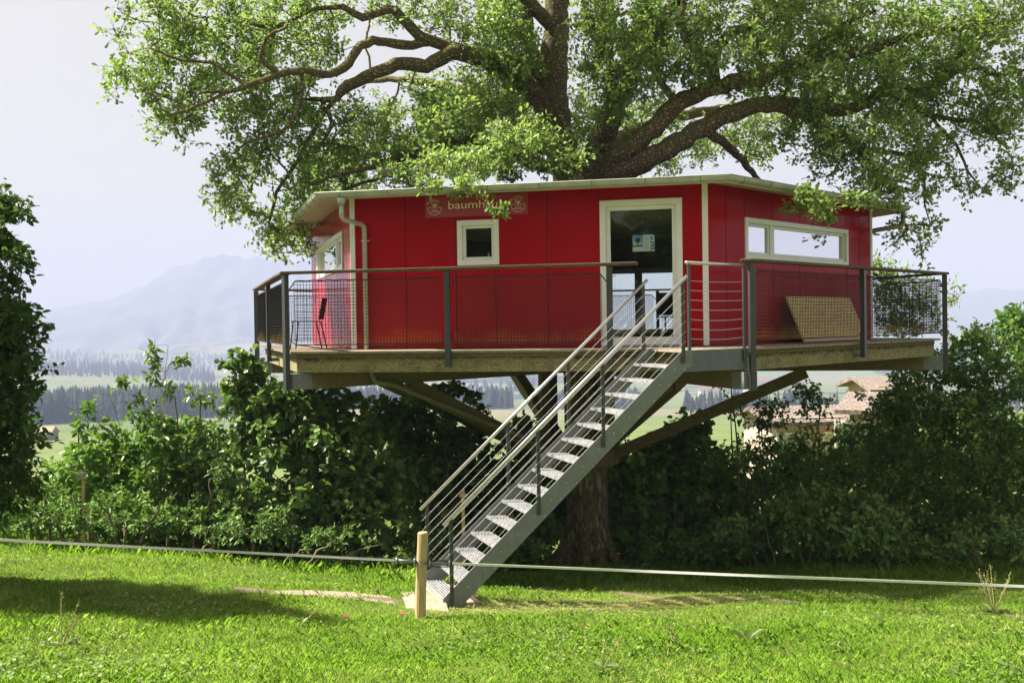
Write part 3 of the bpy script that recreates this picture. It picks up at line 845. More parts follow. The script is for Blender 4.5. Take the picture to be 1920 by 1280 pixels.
# notice taped inside the door glass
def mat_notice():
    t = NT('printed_notice'); t.set(Roughness=0.5)
    co = t.n('TexCoord'); sx = t.n('SeparateXYZ'); t.l(co.outputs['Generated'], sx.inputs[0]); x, z = sx.outputs[0], sx.outputs[2]
    step = lambda v, e: t.math('GREATER_THAN', v, e)
    photo = t.math('MULTIPLY', t.math('SUBTRACT', 1.0, step(x, .48)), step(z, .28))
    sky = t.ramp(z, [(.3, (.55, .72, .85)), (.95, (.10, .34, .62))])
    dx = t.math('SUBTRACT', x, .24); dz = t.math('SUBTRACT', z, .68)
    rad = t.math('ADD', t.math('MULTIPLY', t.math('MULTIPLY', dx, dx), 26.0), t.math('MULTIPLY', t.math('MULTIPLY', dz, dz), 18.0))
    nz = t.noise(t.coord((14, 14, 14), 'Generated'), 1.0, 4)
    tree = t.math('LESS_THAN', t.math('ADD', rad, nz), 0.85)
    trunk = t.math('MULTIPLY', t.math('LESS_THAN', t.math('ABSOLUTE', dx), .02), t.math('LESS_THAN', z, .6))
    pc = t.mix(t.math('MAXIMUM', tree, trunk), sky, (.03, .05, .07)); pc = t.mix(t.math('LESS_THAN', z, .36), pc, (.06, .09, .05))
    rows = t.math('GREATER_THAN', t.math('FRACT', t.math('MULTIPLY', z, 13.0)), .62)
    txt = t.math('MULTIPLY', t.math('MULTIPLY', rows, t.math('GREATER_THAN', t.noise(t.coord((60, 1, 1), 'Generated'), 1.0, 2), .42)), t.math('MULTIPLY', t.math('MULTIPLY', step(x, .52), t.math('LESS_THAN', x, .76)), t.math('MULTIPLY', step(z, .12), t.math('LESS_THAN', z, .92))))
    base = t.mix(txt, (.80, .84, .86), (.42, .40, .40))
    side = t.math('MULTIPLY', step(x, .81), t.math('GREATER_THAN', t.noise(t.coord((5, 5, 7), 'Generated'), 1.0, 2), .5))
    base = t.mix(side, base, (.13, .30, .50))
    t.color(t.mix(photo, base, pc)); return t.m
a, t, n = side_frame(0, WALL)
MB().frame_box(a, t, n, UP, (4.225, 4.535), (-.064, -.060), (5.545, 5.780)).build('notice', mat_notice(), None, label='printed notice with blue tree photo taped inside the glass door', category='notice')

# ------------------------------------------------------------------ things standing on the deck
def chair(base, face, mt_frame, mt_seat, label, group=None, rodded=False):
    """metal chair: bent tube frame, thin seat and backrest."""
    face = face / np.linalg.norm(face); s = V(-face[1], face[0], 0)
    c = thing('chair', base, label, 'chair', group)
    P = lambda f, l, z: base + face * f + s * l + UP * z
    for k in (-1, 1):
        MB().tube([P(.20, .20 * k, .44), P(.25, .22 * k, 0)], .011, 6).build('leg', mt_frame, c)
        MB().tube([P(-.17, .20 * k, .44), P(-.26, .22 * k, 0)], .011, 6).build('leg', mt_frame, c)
    MB().prism([P(.24, -.21, .435), P(.24, .21, .435), P(-.19, .21, .43), P(-.19, -.21, .43)], (0, 0, .02)).build('seat', mt_seat, c, bevel=.004)
    MB().prism([P(-.20, -.20, .47), P(-.20, .20, .47), P(-.27, .20, .82), P(-.27, -.20, .82)], tuple(-face * .018)).build('backrest', mt_seat, c, bevel=.004)
    return c
a, t, n = side_frame(5, WALL)
chair(V(-3.80, -3.55, ZD), V(-.97, -.22, 0), M['dark'], M['dark'], 'dark metal chair on the deck beside the left wall')
M['ply'] = simple('worn_table_board', (0.66, 0.48, 0.23), 0.7, var=0.3, scale=5, stretch=(1, 1, 9), bump=0.2)
M['edge'] = simple('pale_board_edge', (0.50, 0.32, 0.22), 0.7, var=0.1)
a, t, n = side_frame(1, WALL)
bb = a + t * 3.05 + n * .42 + UP * ZD
T = thing('table_board', bb, 'wooden table top leaning on the right wall under the wide window', 'board')
lean = (-n * .30 + UP * .69); lean_u = lean / np.linalg.norm(lean)
o = a + n * .42 + UP * (ZD + .012); nn = np.cross(t, lean_u)
MB().frame_box(o, t, lean_u, nn, (1.98, 4.12), (0.055, .76), (-.02, .02)).build('top', M['ply'], T, bevel=.006)
MB().frame_box(o, t, lean_u, nn, (1.99, 4.11), (0.0, .052), (-.019, .019)).build('edge_strip', M['edge'], T)

# furniture inside, seen through the door
o = V(2.35, -1.6, 4.182)
TB = thing('round_table', o, 'round pale café table inside behind the glass door', 'table')
MB().tube([o + UP * .72, o + UP * .75], .38, 20).build('table_top', M['soffit'], TB)
MB().tube([o + UP * .03, o + UP * .72], .03, 8).build('column', M['dark'], TB)
MB().tube([o, o + UP * .03], .22, 14).build('foot', M['dark'], TB)
chair(V(2.02, -2.62, 4.182), V(.2, 1, 0), M['dark'], M['dark'], 'black chair inside the door, left of the pair')
chair(V(2.75, -2.35, 4.182), V(-.3, 1, 0), M['dark'], M['dark'], 'black chair inside the door, right of the pair')

for k, s_ in enumerate((2.08, 2.15)):
    o = side_frame(0, WALL)[0] + side_frame(0, WALL)[1] * s_ + V(0, .20, 0) + UP * 5.50
    f_ = thing('figurine', o, ('small white figurine on the window sill, left of the two', 'small white figurine on the window sill, right of the two')[k], 'figurine')
    MB().tube([o, o + UP * .05, o + UP * .075], [.020, .016, .010], 8).build('body', M['white'], f_, smooth=True)
    MB().tube([o + UP * .072, o + UP * .088, o + UP * .105], [.008, .016, .006], 8).build('head', M['white'], f_, smooth=True)
# ------------------------------------------------------------------ staircase
ST0 = V(-0.1835, -8.0938, 1.418)
_an = 3.4665 + YAW
SU = V(-math.cos(_an), -math.sin(_an), 0); SV = V(-SU[1], SU[0], 0)
SG, SRISE, SW_ = 0.2044, 0.185, 1.0436
STAIR = thing('staircase', ST0 - UP * .13, 'grey steel staircase with open grating treads climbing to the deck', 'staircase')
sp = lambda s, l, z: ST0 + SU * s + SV * l + UP * z         # along, across, above first tread
slope = SRISE / SG
TOP = 15 * SG
zf = -0.16
for l0, l1 in ((-.014, 0), (SW_, SW_ + .014)):
    lo = 0.262
    poly = [(-.03, .02), (-.03, zf), (lo / slope - .03 + zf / slope + .02, zf), (TOP + .02, TOP * slope - lo + .03), (TOP + .10, TOP * slope - .20), (TOP + .10, .0 + TOP * slope), (TOP - .03, TOP * slope)]
    MB().prism([sp(s, l0, z) for s, z in poly], SV * (l1 - l0)).build('stringer', M['steel'], STAIR)
bolts = MB()
for i in range(15):
    s0, z = i * SG, i * SRISE
    tr = MB().frame_box(sp(s0, 0, z), SU, SV, UP, (0, .014), (.004, SW_ - .004), (-.036, 0)).build('tread', M['galv'], STAIR)
    g = MB()
    for k in range(1, 7):
        g.frame_box(sp(s0, 0, z), SU, SV, UP, (.035 * k + .002, .035 * k + .014), (.01, SW_ - .01), (-.026, -.003))
    for k in range(12):
        l = .03 + (SW_ - .06) * k / 11
        g.frame_box(sp(s0, 0, z), SU, SV, UP, (.015, .225), (l - .002, l + .002), (-.012, -.004))
    for l in (.006, SW_ - .012):
        g.frame_box(sp(s0, 0, z), SU, SV, UP, (.015, .23), (l, l + .006), (-.036, -.001))
    g.build('grating', M['galv'], tr, kind='stuff')
    for s in (.055, .185):
        for l, e in ((-.014, -1), (SW_ + .014, 1)):
            bolts.tube([sp(s0 + s, l, z - .05), sp(s0 + s, l + .009 * e, z - .05)], .013, 6)
bolts.build('bolts', M['galv'], STAIR, kind='stuff')
ARM = 0.875
for l, e in ((-.03, -1), (SW_ + .03, 1)):
    MB().tube([sp(-.02, l, ARM - .02 * slope), sp(TOP + .03, l, ARM + (TOP + .03) * slope)], .021, 10).build('handrail', M['stainless'], STAIR, smooth=True)
    for s in (.07, 5.55 * SG, 9.6 * SG, 14.85 * SG):
        p_ = MB().frame_box(sp(s, l, s * slope), SU, SV, UP, (-.022, .022), (-.008, .008), (-.13, ARM - .015)).build('baluster', M['poststeel'], STAIR)
        for k in range(6):
            o = sp(s, l, s * slope + .11 + .122 * k)
            MB().tube([o - SU * .028 - UP * .025, o + SU * .028 + UP * .025], .009, 6).build('cable_fitting', M['stainless'], p_)
    for k in range(6):
        z = .11 + .122 * k
        MB().tube([sp(.0, l, z), sp(TOP - .02, l, z + (TOP - .02) * slope)], .0038, 5).build('cable', M['stainless'], STAIR)
# landing and its guard
n16, f16 = sp(TOP, 0, TOP * slope), sp(TOP, SW_, TOP * slope)
zt = ZD - .004
e16 = V(3.15, -5.62, 0)
tri = [V(n16[0], n16[1], zt - .03), V(e16[0], e16[1], zt - .03), V(f16[0] + .05, f16[1] + .0, zt - .03)]
MB().prism(tri, (0, 0, .03)).build('landing', M['deck'], STAIR)
MB().bar(V(n16[0], n16[1], zt - .135), V(e16[0], e16[1], zt - .135), .014, .262, ext=.02).build('landing_plate', M['platesteel'], STAIR)
ga = V(n16[0], n16[1], 0) + (e16 - V(n16[0], n16[1], 0)) * .06; gb = V(n16[0], n16[1], 0) + (e16 - V(n16[0], n16[1], 0)) * .96
gd = (gb - ga) / np.linalg.norm(gb - ga); gn = V(gd[1], -gd[0], 0)
for q in (ga, gb):
    MB().frame_box(q + gn * .02, gd, gn, UP, (-.02, .02), (-.012, .012), (4.02, 5.245)).build('guard_post', M['poststeel'], STAIR)
MB().tube([ga - gd * .05 + gn * .02 + UP * 5.26, gb + gd * .05 + gn * .02 + UP * 5.25], .020, 10).build('guard_rail', M['stainless'], STAIR, smooth=True)
for k in range(7):
    z = 4.33 + .118 * k
    MB().tube([ga + (gb - ga) * q + gn * .02 + UP * (z - .02 * math.sin(math.pi * q) * (1 if k < 3 else .5)) for q in np.linspace(0, 1, 7)], .004, 5).build('guard_cable', M['stainless'], STAIR)

# concrete footing and path slabs
zg = gz(sp(0, .5, 0))
f = MB().frame_box(sp(0, 0, 0), SU, SV, UP, (-.02, .42), (.004, SW_ - .004), (-.55, -.045))
f.build('footing', M['concrete'], None, bevel=.012, label='concrete block under the lowest stair tread', category='footing')
def slab(name, corners, label, thick=.07, lift=.012):
    pts = [V(p[0], p[1], gz(p) + lift) for p in corners]
    return MB().prism([q - UP * thick for q in pts], (0, 0, thick)).build(name, M['concrete'], None, bevel=.008, label=label, category='slab')
def gpix(px, py):
    """where the view ray through (px, py) meets the ground."""
    d = 6.0
    for _ in range(4000):
        p = pix(px, py, d)
        if p[2] <= gz(p):
            break
        d += .01
    return p
slab('path_slab', [gpix(*q) for q in ((752, 1113), (830, 1108), (842, 1148), (762, 1141))], 'pale concrete slab at the foot of the staircase', lift=.022)
for q, lb in (([(515, 1108), (590, 1107), (600, 1118), (522, 1116)], 'narrow concrete path slab farthest from the stairs'),
              ([(594, 1108), (668, 1111), (680, 1125), (605, 1119)], 'middle concrete path slab in the lawn left of the stairs'),
              ([(672, 1112), (733, 1119), (742, 1133), (685, 1126)], 'concrete path slab in the lawn nearest the wooden post')):
    slab('path_slab', [gpix(*x) for x in q], lb, lift=.012)

# ------------------------------------------------------------------ timber post and slackline
pb = gpix(787, 1157)
dpost = float((pb - CAM) @ FW)
ptop = pix(793, 997, dpost)
PO = thing('timber_post', pb, 'short pale round timber post holding the white slackline', 'post')
MB().tube([pb - UP * .3, pb + (ptop - pb) * .3, pb + (ptop - pb) * .7, ptop - UP * .012, ptop], [.058, .057, .055, .054, .046], 14).build('shaft', M['post'], PO, smooth=False)
hook = pix(791, 1052, dpost)
chn = MB()
for k in range(13):
    q = 2 * math.pi * k / 13
    c = V(hook[0], hook[1], hook[2] + .012 * math.sin(3 * q)) + (RT * math.cos(q) + FW * math.sin(q)) * .062
    chn.tube([c + UP * .014, c + UP * .004 + RT * .012, c - UP * .014, c - UP * .004 - RT * .012], .005, 5)
chn.build('chain', M['steel'], PO)
def ratchet(px0, px1, py, label):
    p0, p1 = pix(px0, py - 1, dpost - .02), pix(px1, py + 1, dpost - .02)
    r = thing('ratchet', (p0 + p1) / 2, label, 'ratchet')
    t = (p1 - p0) / np.linalg.norm(p1 - p0); L = np.linalg.norm(p1 - p0)
    MB().tube([p0 + t * L * .12, p0 + t * L * .88], .020, 8).build('barrel', M['steel'], r, smooth=True)
    for q in (.12, .88):
        MB().tube([p0 + t * (L * q - .008), p0 + t * (L * q + .008)], .032, 10).build('flange', M['galv'], r)
    for s in (-1, 1):
        MB().tube([p0 + UP * .012 * s, p0 + t * L * .3 + UP * .034 * s, p0 + t * L * .8 + UP * .030 * s, p1], .006, 5).build('strap', M['cord'], r)
ratchet(738, 782, 1051, 'dark ratchet tensioner left of the timber post')
ratchet(800, 848, 1056, 'dark ratchet tensioner in front of the lowest stair post')
def tape(p, q, label, sag):
    m = MB(); w = .025; t = (q - p) / np.linalg.norm(q - p); s = np.cross(t, UP)
    N = 40; prev = None
    P = [p + (q - p) * k / N - UP * (sag * 4 * (k / N) * (1 - k / N)) for k in range(N + 1)]
    vs = []; fs = []
    for k in range(N + 1):
        a_ = .3 * math.sin(k * .31); u = UP * math.cos(a_) + s * math.sin(a_); v = s * math.cos(a_) - UP * math.sin(a_)
        vs += [P[k] + u * w / 2 + v * .0015, P[k] - u * w / 2 + v * .0015, P[k] - u * w / 2 - v * .0015, P[k] + u * w / 2 - v * .0015]
        if k:
            b = 4 * k; a0 = b - 4
            fs += [(a0 + j, a0 + (j + 1) % 4, b + (j + 1) % 4, b + j) for j in range(4)]
    m.add(vs, fs).build('webbing_strap', M['tape'], None, label=label, category='strap')
tape(pix(-260, 998, 9.6), pix(740, 1050, dpost - .02), 'white webbing strap stretched over the lawn left of the post', .0)
tape(pix(848, 1056, dpost - .02), pix(2200, 1110, 9.4), 'white webbing strap stretched over the lawn right of the post', .0)

# small marker posts in the hedge
def marker(px, py0, py1, d, label, plate):
    b = pix(px, py1, d); b[2] = gz(b); tp = pix(px, py0, d)
    k = thing('marker_post', b, label, 'post')
    MB().bar(b - UP * .1, tp, .045, .03, upv=tuple(FW)).build('stake', M['post'], k)
    MB().frame_box(tp - UP * .05, RT, FW, UP, (-.10 if plate else -.05, .05), (-.03, -.018), (-.05, .06 if plate else .0)).build('plate', M['galv'] if plate else M['post'], k)
marker(156, 885, 960, 16.2, 'thin wooden stake with pale plate in the left undergrowth', True)
marker(868, 918, 980, 15.2, 'small brown stake in the hedge behind the stair rail', False)

# worn earth track across the lawn
M['earth'] = simple('trodden_earth', (0.12, 0.09, 0.055), 0.95, var=0.35, scale=6, bump=0.4)
PATHS = [gpix(x, y) for x, y in ((440, 1104), (520, 1110), (640, 1114), (742, 1126), (800, 1130), (850, 1098), (920, 1074), (1000, 1064), (1100, 1066))]
PATHS2 = [gpix(x, y) for x, y in ((1150, 1108), (1350, 1122), (1500, 1130), (1700, 1143), (1900, 1155), (2050, 1165))]
def track(path, w, seed):
    r = random.Random(seed); vs = []; fs = []
    pts = [path[k] + (path[k + 1] - path[k]) * q / 8 for k in range(len(path) - 1) for q in range(8)]
    for k, p in enumerate(pts):
        t = pts[min(k + 1, len(pts) - 1)] - pts[max(k - 1, 0)]; t[2] = 0; t /= np.linalg.norm(t); s = V(-t[1], t[0], 0)
        for e in (-1, -.4, .4, 1):
            q = p + s * (e * w * (1 + r.uniform(-.3, .3))); q[2] = gz(q) + (.008 if abs(e) < 1 else -.012); vs.append(q)
        if k:
            b = 4 * k
            fs += [(b - 4 + j, b - 3 + j, b + 1 + j, b + j) for j in range(3)]
    MB().add(vs, fs).build('earth_path', M['earth'], None, smooth=True, kind='structure')
track(PATHS, .17, 1); track(PATHS2, .10, 2)
# ------------------------------------------------------------------ foliage tools
def rnd_unit(n, r):
    v = r.normal(size=(n, 3)); return v / np.linalg.norm(v, axis=1, keepdims=True)

def leaf_mesh(pos, axis, nrm, length, width, fold=0.18, shape='oval', droop=0.0):
    """leaves as two folded four-cornered halves: pos base, axis towards the tip, nrm upper side."""
    n = len(pos)
    axis = axis / np.linalg.norm(axis, axis=1, keepdims=True)
    side = np.cross(axis, nrm); side /= np.linalg.norm(side, axis=1, keepdims=True) + 1e-9
    up = np.cross(side, axis)
    L, W = length[:, None], width[:, None]
    a, b, wa, wb = {'oval': (.32, .72, .46, .42), 'obov': (.42, .80, .34, .50), 'round': (.25, .75, .50, .46), 'point': (.25, .60, .46, .34)}[shape]
    P = lambda x, y, z: pos + axis * L * x + side * W * y + up * W * z - UP * (L * droop * x * x)
    vs = np.stack([P(0, 0, 0), P(a, wa, fold), P(b, wb, fold * .8), P(1, 0, 0), P(b, -wb, fold * .8), P(a, -wa, fold)], 1)
    base = (np.arange(n) * 6)[:, None]
    fs = np.concatenate([base + np.array([[0, 1, 2, 3]]), base + np.array([[0, 3, 4, 5]])], 1).reshape(-1, 4)
    return vs.reshape(-1, 3), fs

def skeleton(roots, targets, r, step=.22, wig=.05, sag=0.0):
    """join every target to the nearest wood already there; roots: list of (points, radii). returns nodes, parents, radii."""
    pts, par, rad = [], [], []
    for P_, R_, at in roots:
        for k, (p, q) in enumerate(zip(P_, R_)):
            par.append(len(pts) - 1 if k else at(pts) if callable(at) else at); pts.append(np.array(p, float)); rad.append(q)
    n0 = len(pts); cap = n0 + len(targets) * 14
    A = np.zeros((cap, 3)); A[:n0] = pts; n = n0
    if len(targets):
        d0 = np.min(np.linalg.norm(targets[:, None, :] - A[None, :n0], axis=2), axis=1)
        for i in np.argsort(d0):
            T = targets[i]
            dv = A[:n] - T; D = np.sqrt((dv * dv).sum(1))
            D = D + 0.35 * np.maximum(0, A[:n, 2] - T[2])          # prefer growing outward and up
            j = int(np.argmin(D)); dist = np.linalg.norm(A[j] - T); m = max(1, min(12, int(dist / step)))
            prev = j; a0 = A[j].copy(); w = r.normal(size=3) * wig * dist
            for k in range(1, m + 1):
                q = k / m
                p = a0 + (T - a0) * q + w * math.sin(math.pi * q) + r.normal(size=3) * wig * .35 * (q < 1) + UP * sag * dist * math.sin(math.pi * q)
                A[n] = p; par.append(prev); rad.append(0.0); prev = n; n += 1
    return A[:n], np.array(par), np.array(rad), n0

def pipe_radius(par, rad, tip=.006, k=.46):
    n = len(par); cnt = np.zeros(n); has = np.zeros(n, bool)
    for i in range(n - 1, -1, -1):
        if cnt[i] == 0:
            cnt[i] = 1
        if par[i] >= 0:
            cnt[par[i]] += cnt[i]
    return np.maximum(rad, tip * cnt ** k)

def wood_mesh(A, par, R, cut=0.0, sides=None):
    """tubes along the chains of a skeleton."""
    n = len(A); kids = [[] for _ in range(n)]
    for i in range(n):
        if par[i] >= 0:
            kids[par[i]].append(i)
    m = MB(); done = np.zeros(n, bool)
    starts = [i for i in range(n) if par[i] < 0]
    stack = [(i, None) for i in starts]
    while stack:
        i, frm = stack.pop()
        chain = ([frm] if frm is not None else []) + [i]
        cur = i
        while kids[cur]:
            ks = sorted(kids[cur], key=lambda q: -R[q])
            for q in ks[1:]:
                stack.append((q, cur))
            cur = ks[0]; chain.append(cur)
        if len(chain) < 2 or max(R[c] for c in chain[1:]) < cut:
            continue
        rr = [min(R[c], R[chain[1]] * 1.05) if (k == 0 and frm is not None) else R[c] for k, c in enumerate(chain)]
        big = max(rr)
        m.tube([A[c] for c in chain], rr, 12 if big > .12 else 8 if big > .05 else 5 if big > .015 else 3, cap=False)
    return m

def sprays(cent, r, twigs, per, spread, ll, lw, shape, up=.55, jitter=.35, flat=1.0, droop=0.0, fold=.18):
    """leafy sprays round the given centres; returns leaf vertices, faces, tint and the twig tubes."""
    n = len(cent)
    dirs = rnd_unit(n * twigs, r); dirs[:, 2] *= flat; dirs[:, 2] += .12
    o = np.repeat(cent, twigs, 0)
    tip = o + dirs * (spread * r.uniform(.45, 1.0, (n * twigs, 1)))
    q = np.repeat(np.arange(n * twigs), per)
    f = r.uniform(.35, 1.05, (len(q), 1))
    pos = o[q] + (tip - o)[q] * f + r.normal(size=(len(q), 3)) * spread * .07
    ax = dirs[q] * .6 + rnd_unit(len(q), r) * 1.0
    nr = rnd_unit(len(q), r) * jitter * 2 + UP * up * 2
    L = ll * r.uniform(.5, 1.35, len(q)); W = lw * r.uniform(.75, 1.2, len(q))
    vs, fs = leaf_mesh(pos, ax, nr, L, W, fold, shape, droop)
    clump = np.repeat(r.normal(0, .2, n), twigs * per)
    tint = np.clip(.48 + clump + r.normal(0, .17, len(q)), 0, 1)
    return vs, fs, np.repeat(tint, 2), o, tip

def twig_tubes(o, tip, rad=.004):
    """three-sided twigs, all at once."""
    n = len(o); t = tip - o; s = np.cross(t, UP + .01); s /= np.linalg.norm(s, axis=1, keepdims=True) + 1e-9
    u = np.cross(s, t); u /= np.linalg.norm(u, axis=1, keepdims=True) + 1e-9
    ring_ = [s * math.cos(a) + u * math.sin(a) for a in (0, 2.094, 4.189)]
    vs = np.stack([o + q * rad for q in ring_] + [tip + q * rad * .4 for q in ring_], 1).reshape(-1, 3)
    b = (np.arange(n) * 6)[:, None]
    fs = np.concatenate([b + np.array([[k, (k + 1) % 3, 3 + (k + 1) % 3, 3 + k]]) for k in range(3)], 1).reshape(-1, 4)
    return vs, fs

def in_ellipsoids(blobs, r, dens):
    """points filling ellipsoids (centre, half axes along view right, depth, up)."""
    out = []
    for c, (rx, rd, rz), k in blobs:
        n = max(1, int(round(dens * k * (rx * rz * max(rd, .3)) ** .75)))
        p = rnd_unit(n, r) * (r.uniform(0.05, 1, (n, 1)) ** .42)
        out.append(c + RT * (p[:, :1] * rx) + FW * (p[:, 1:2] * rd) + UP * (p[:, 2:] * rz))
    return np.concatenate(out)

def blob(px, py, rx, ry, d, rd, k=1.0):
    m = d / FPX
    return pix(px, py, d), (rx * m, rd, ry * m), k

# ------------------------------------------------------------------ the oak
M['oakleaf'] = mat_leaf('oak_leaf', (0.065, 0.125, 0.028), (0.15, 0.245, 0.055), (0.31, 0.42, 0.12), .43, .42, (0.38, 0.56, 0.10), .35)
OAK = thing('oak_tree', (0.1, 0, 0), 'great spreading oak growing up through the tree house', 'tree')
trunk_path = [pix(1102, 1075, 19.75), pix(1101, 1050, 19.75), pix(1101, 1000, 19.78), pix(1102, 900, 19.8), pix(1098, 780, 19.8), pix(1090, 640, 19.85), pix(1082, 500, 19.9), pix(1080, 400, 19.9), pix(1078, 345, 19.9)]
trunk_rad = [.56, .47, .40, .375, .37, .37, .38, .40, .42]
tm = MB().tube([trunk_path[0] - UP * .5] + trunk_path, [.72] + trunk_rad, 24, False)
tr_o = tm.build('trunk', M['bark'], OAK, smooth=True)
for k in range(8):
    a_ = 2 * math.pi * k / 8 + RNG.uniform(-.25, .25); e_ = V(math.cos(a_), math.sin(a_), 0); L_ = RNG.uniform(.75, 1.25); c_ = trunk_path[0]
    g_ = lambda q: V(c_[0] + e_[0] * q, c_[1] + e_[1] * q, gz(c_ + e_ * q))
    MB().tube([V(c_[0], c_[1], gz(c_) + .75) + e_ * .26, g_(.42) + UP * .26, g_(.62) + UP * .07, g_(L_) - UP * .08], [.14, .15, .11, .04], 8, False).build('root', M['bark'], OAK, smooth=True)
def limb(*pts):
    return [pix(*p[:3]) for p in pts], [p[3] for p in pts]
near_node = lambda p: (lambda pts: int(np.argmin([np.linalg.norm(np.array(q) - p) for q in pts])))
ROOTS = []
def add_limb(first, *pts):
    P_, R_ = limb(*pts)
    # denser, gnarled course
    Q, S = [P_[0]], [R_[0]]
    for k in range(1, len(P_)):
        d_ = np.linalg.norm(P_[k] - P_[k - 1]); m = max(2, int(d_ / .13))
        for j in range(1, m + 1):
            q = j / m
            a0, a1, a2, a3 = P_[max(k - 2, 0)], P_[k - 1], P_[k], P_[min(k + 1, len(P_) - 1)]
            cr = .5 * (2 * a1 + (a2 - a0) * q + (2 * a0 - 5 * a1 + 4 * a2 - a3) * q * q + (3 * a1 - a0 - 3 * a2 + a3) * q ** 3)
            Q.append(cr + RNG.normal(size=3) * min(.014, .16 * R_[k] + .004)); S.append((R_[k - 1] + (R_[k] - R_[k - 1]) * q) * RNG.uniform(.93, 1.1))
    ROOTS.append((Q, S, -1 if first else near_node(P_[0])))
add_limb(True, (1080, 395, 19.9, .36), (1068, 330, 19.9, .33), (1045, 250, 19.9, .29), (1038, 150, 19.9, .26), (1042, 60, 20, .24), (1046, -60, 20, .21), (1060, -300, 20.2, .15), (1040, -600, 20, .07))
add_limb(False, (1082, 372, 19.8, .27), (1102, 330, 19.6, .26), (1128, 260, 19.4, .24), (1165, 170, 19.2, .22), (1190, 90, 19.0, .19), (1215, 0, 18.8, .16), (1240, -150, 18.6, .11), (1290, -350, 18.4, .05))
add_limb(False, (1082, 350, 19.6, .26), (1150, 300, 18.9, .19), (1215, 250, 18.4, .165), (1270, 195, 18.2, .15), (1340, 165, 18, .135), (1420, 145, 17.9, .145), (1500, 120, 17.8, .11), (1600, 100, 17.8, .085), (1750, 60, 17.7, .055), (1900, 40, 17.6, .03))
add_limb(False, (1340, 165, 18, .12), (1332, 112, 18, .11), (1298, 86, 17.9, .09), (1278, 50, 17.8, .07), (1285, -20, 17.8, .04))
add_limb(False, (1332, 112, 18, .10), (1372, 62, 18, .085), (1402, 52, 18, .06), (1450, 10, 18, .04))
add_limb(False, (1086, 352, 19.6, .26), (1190, 312, 18.7, .195), (1270, 267, 18.3, .175), (1350, 222, 18.1, .15), (1420, 197, 18, .13), (1490, 206, 18, .13), (1560, 245, 17.9, .105), (1610, 275, 17.8, .08), (1650, 330, 17.6, .05))
add_limb(False, (1420, 197, 18, .13), (1500, 196, 18, .12), (1560, 207, 18.1, .11), (1620, 195, 18.2, .10), (1660, 165, 18.3, .085), (1740, 162, 18.4, .075), (1790, 110, 18.4, .06), (1850, 60, 18.5, .04))
add_limb(False, (1740, 162, 18.4, .06), (1820, 125, 18.3, .05), (1870, 142, 18.2, .035), (1930, 128, 18, .025))
add_limb(False, (1660, 167, 18.3, .055), (1740, 215, 18, .045), (1830, 230, 17.8, .035), (1890, 280, 17.6, .02))
add_limb(False, (1325, 245, 18.2, .085), (1362, 272, 18.6, .075), (1398, 308, 19.2, .06), (1430, 345, 19.8, .05), (1500, 420, 21, .04), (1620, 500, 21, .035), (1690, 540, 20.8, .02))
add_limb(False, (1042, 225, 19.9, .20), (975, 152, 19.6, .18), (897, 109, 19.3, .165), (845, 101, 19.1, .14), (800, 124, 18.9, .125), (755, 120, 18.8, .115), (699, 139, 18.6, .105), (642, 169, 18.5, .09), (635, 184, 18.5, .06), (590, 187, 18.4, .04))
add_limb(False, (856, 92, 19.2, .12), (807, 77, 19.1, .11), (785, 67, 19, .095), (755, 37, 18.9, .085), (725, 15, 18.8, .08), (680, 33, 18.7, .07), (640, 12, 18.6, .05))
add_limb(False, (800, 79, 19.1, .09), (740, 84, 18.8, .085), (699, 75, 18.5, .08), (669, 97, 18.2, .078), (646, 127, 17.9, .074), (605, 139, 17.6, .068), (567, 131, 17.4, .06), (526, 142, 17.2, .054), (462, 161, 17.0, .046), (425, 172, 17.0, .038), (380, 172, 17.0, .026))
add_limb(False, (610, 190, 18.5, .045), (605, 200, 18.5, .045), (624, 232, 18.4, .035), (597, 277, 18.3, .02))
add_limb(False, (567, 132, 17.4, .042), (556, 210, 17.4, .036), (530, 244, 17.4, .03), (462, 266, 17.4, .02))
add_limb(False, (526, 142, 17.2, .045), (490, 110, 17.2, .04), (500, 72, 17.2, .035), (540, 50, 17.2, .024))
add_limb(False, (1056, 318, 19.8, .13), (980, 300, 19.2, .11), (900, 262, 18.8, .09), (820, 272, 18.4, .075), (760, 292, 18.2, .06), (700, 312, 18, .045), (620, 330, 18, .03))
add_limb(False, (1036, 190, 19.9, .15), (990, 70, 19.6, .13), (975, -100, 19.2, .11), (900, -300, 18.5, .06))
add_limb(False, (1050, 300, 20, .16), (1000, 240, 21, .14), (900, 180, 22.3, .11), (760, 150, 23.5, .07), (640, 160, 24.3, .04))
add_limb(False, (1095, 330, 20.1, .16), (1180, 250, 21.3, .13), (1320, 210, 22.8, .10), (1480, 190, 24, .07), (1650, 180, 25, .04))
add_limb(False, (1042, 60, 20, .13), (930, -60, 18.4, .11), (780, -160, 17, .08), (600, -250, 16, .05))
add_limb(False, (1190, 90, 19, .12), (1330, -60, 17.4, .10), (1500, -180, 16, .07), (1700, -250, 15.5, .05))
add_limb(False, (1046, -60, 20, .12), (1120, -220, 22, .10), (1250, -350, 24, .06))
add_limb(False, (642, 169, 18.5, .05), (600, 225, 18.4, .04), (560, 300, 18.5, .032), (520, 360, 18.6, .025), (505, 420, 18.8, .018))
add_limb(False, (462, 161, 17.0, .036), (400, 120, 17, .032), (340, 110, 17, .026), (280, 90, 17, .018))
add_limb(False, (425, 172, 17.0, .03), (370, 200, 17, .024), (320, 215, 17, .016))
add_limb(False, (640, 12, 18.6, .045), (580, 20, 18.6, .036), (520, 50, 18.6, .03), (440, 40, 18.4, .022), (360, 30, 18.2, .016))
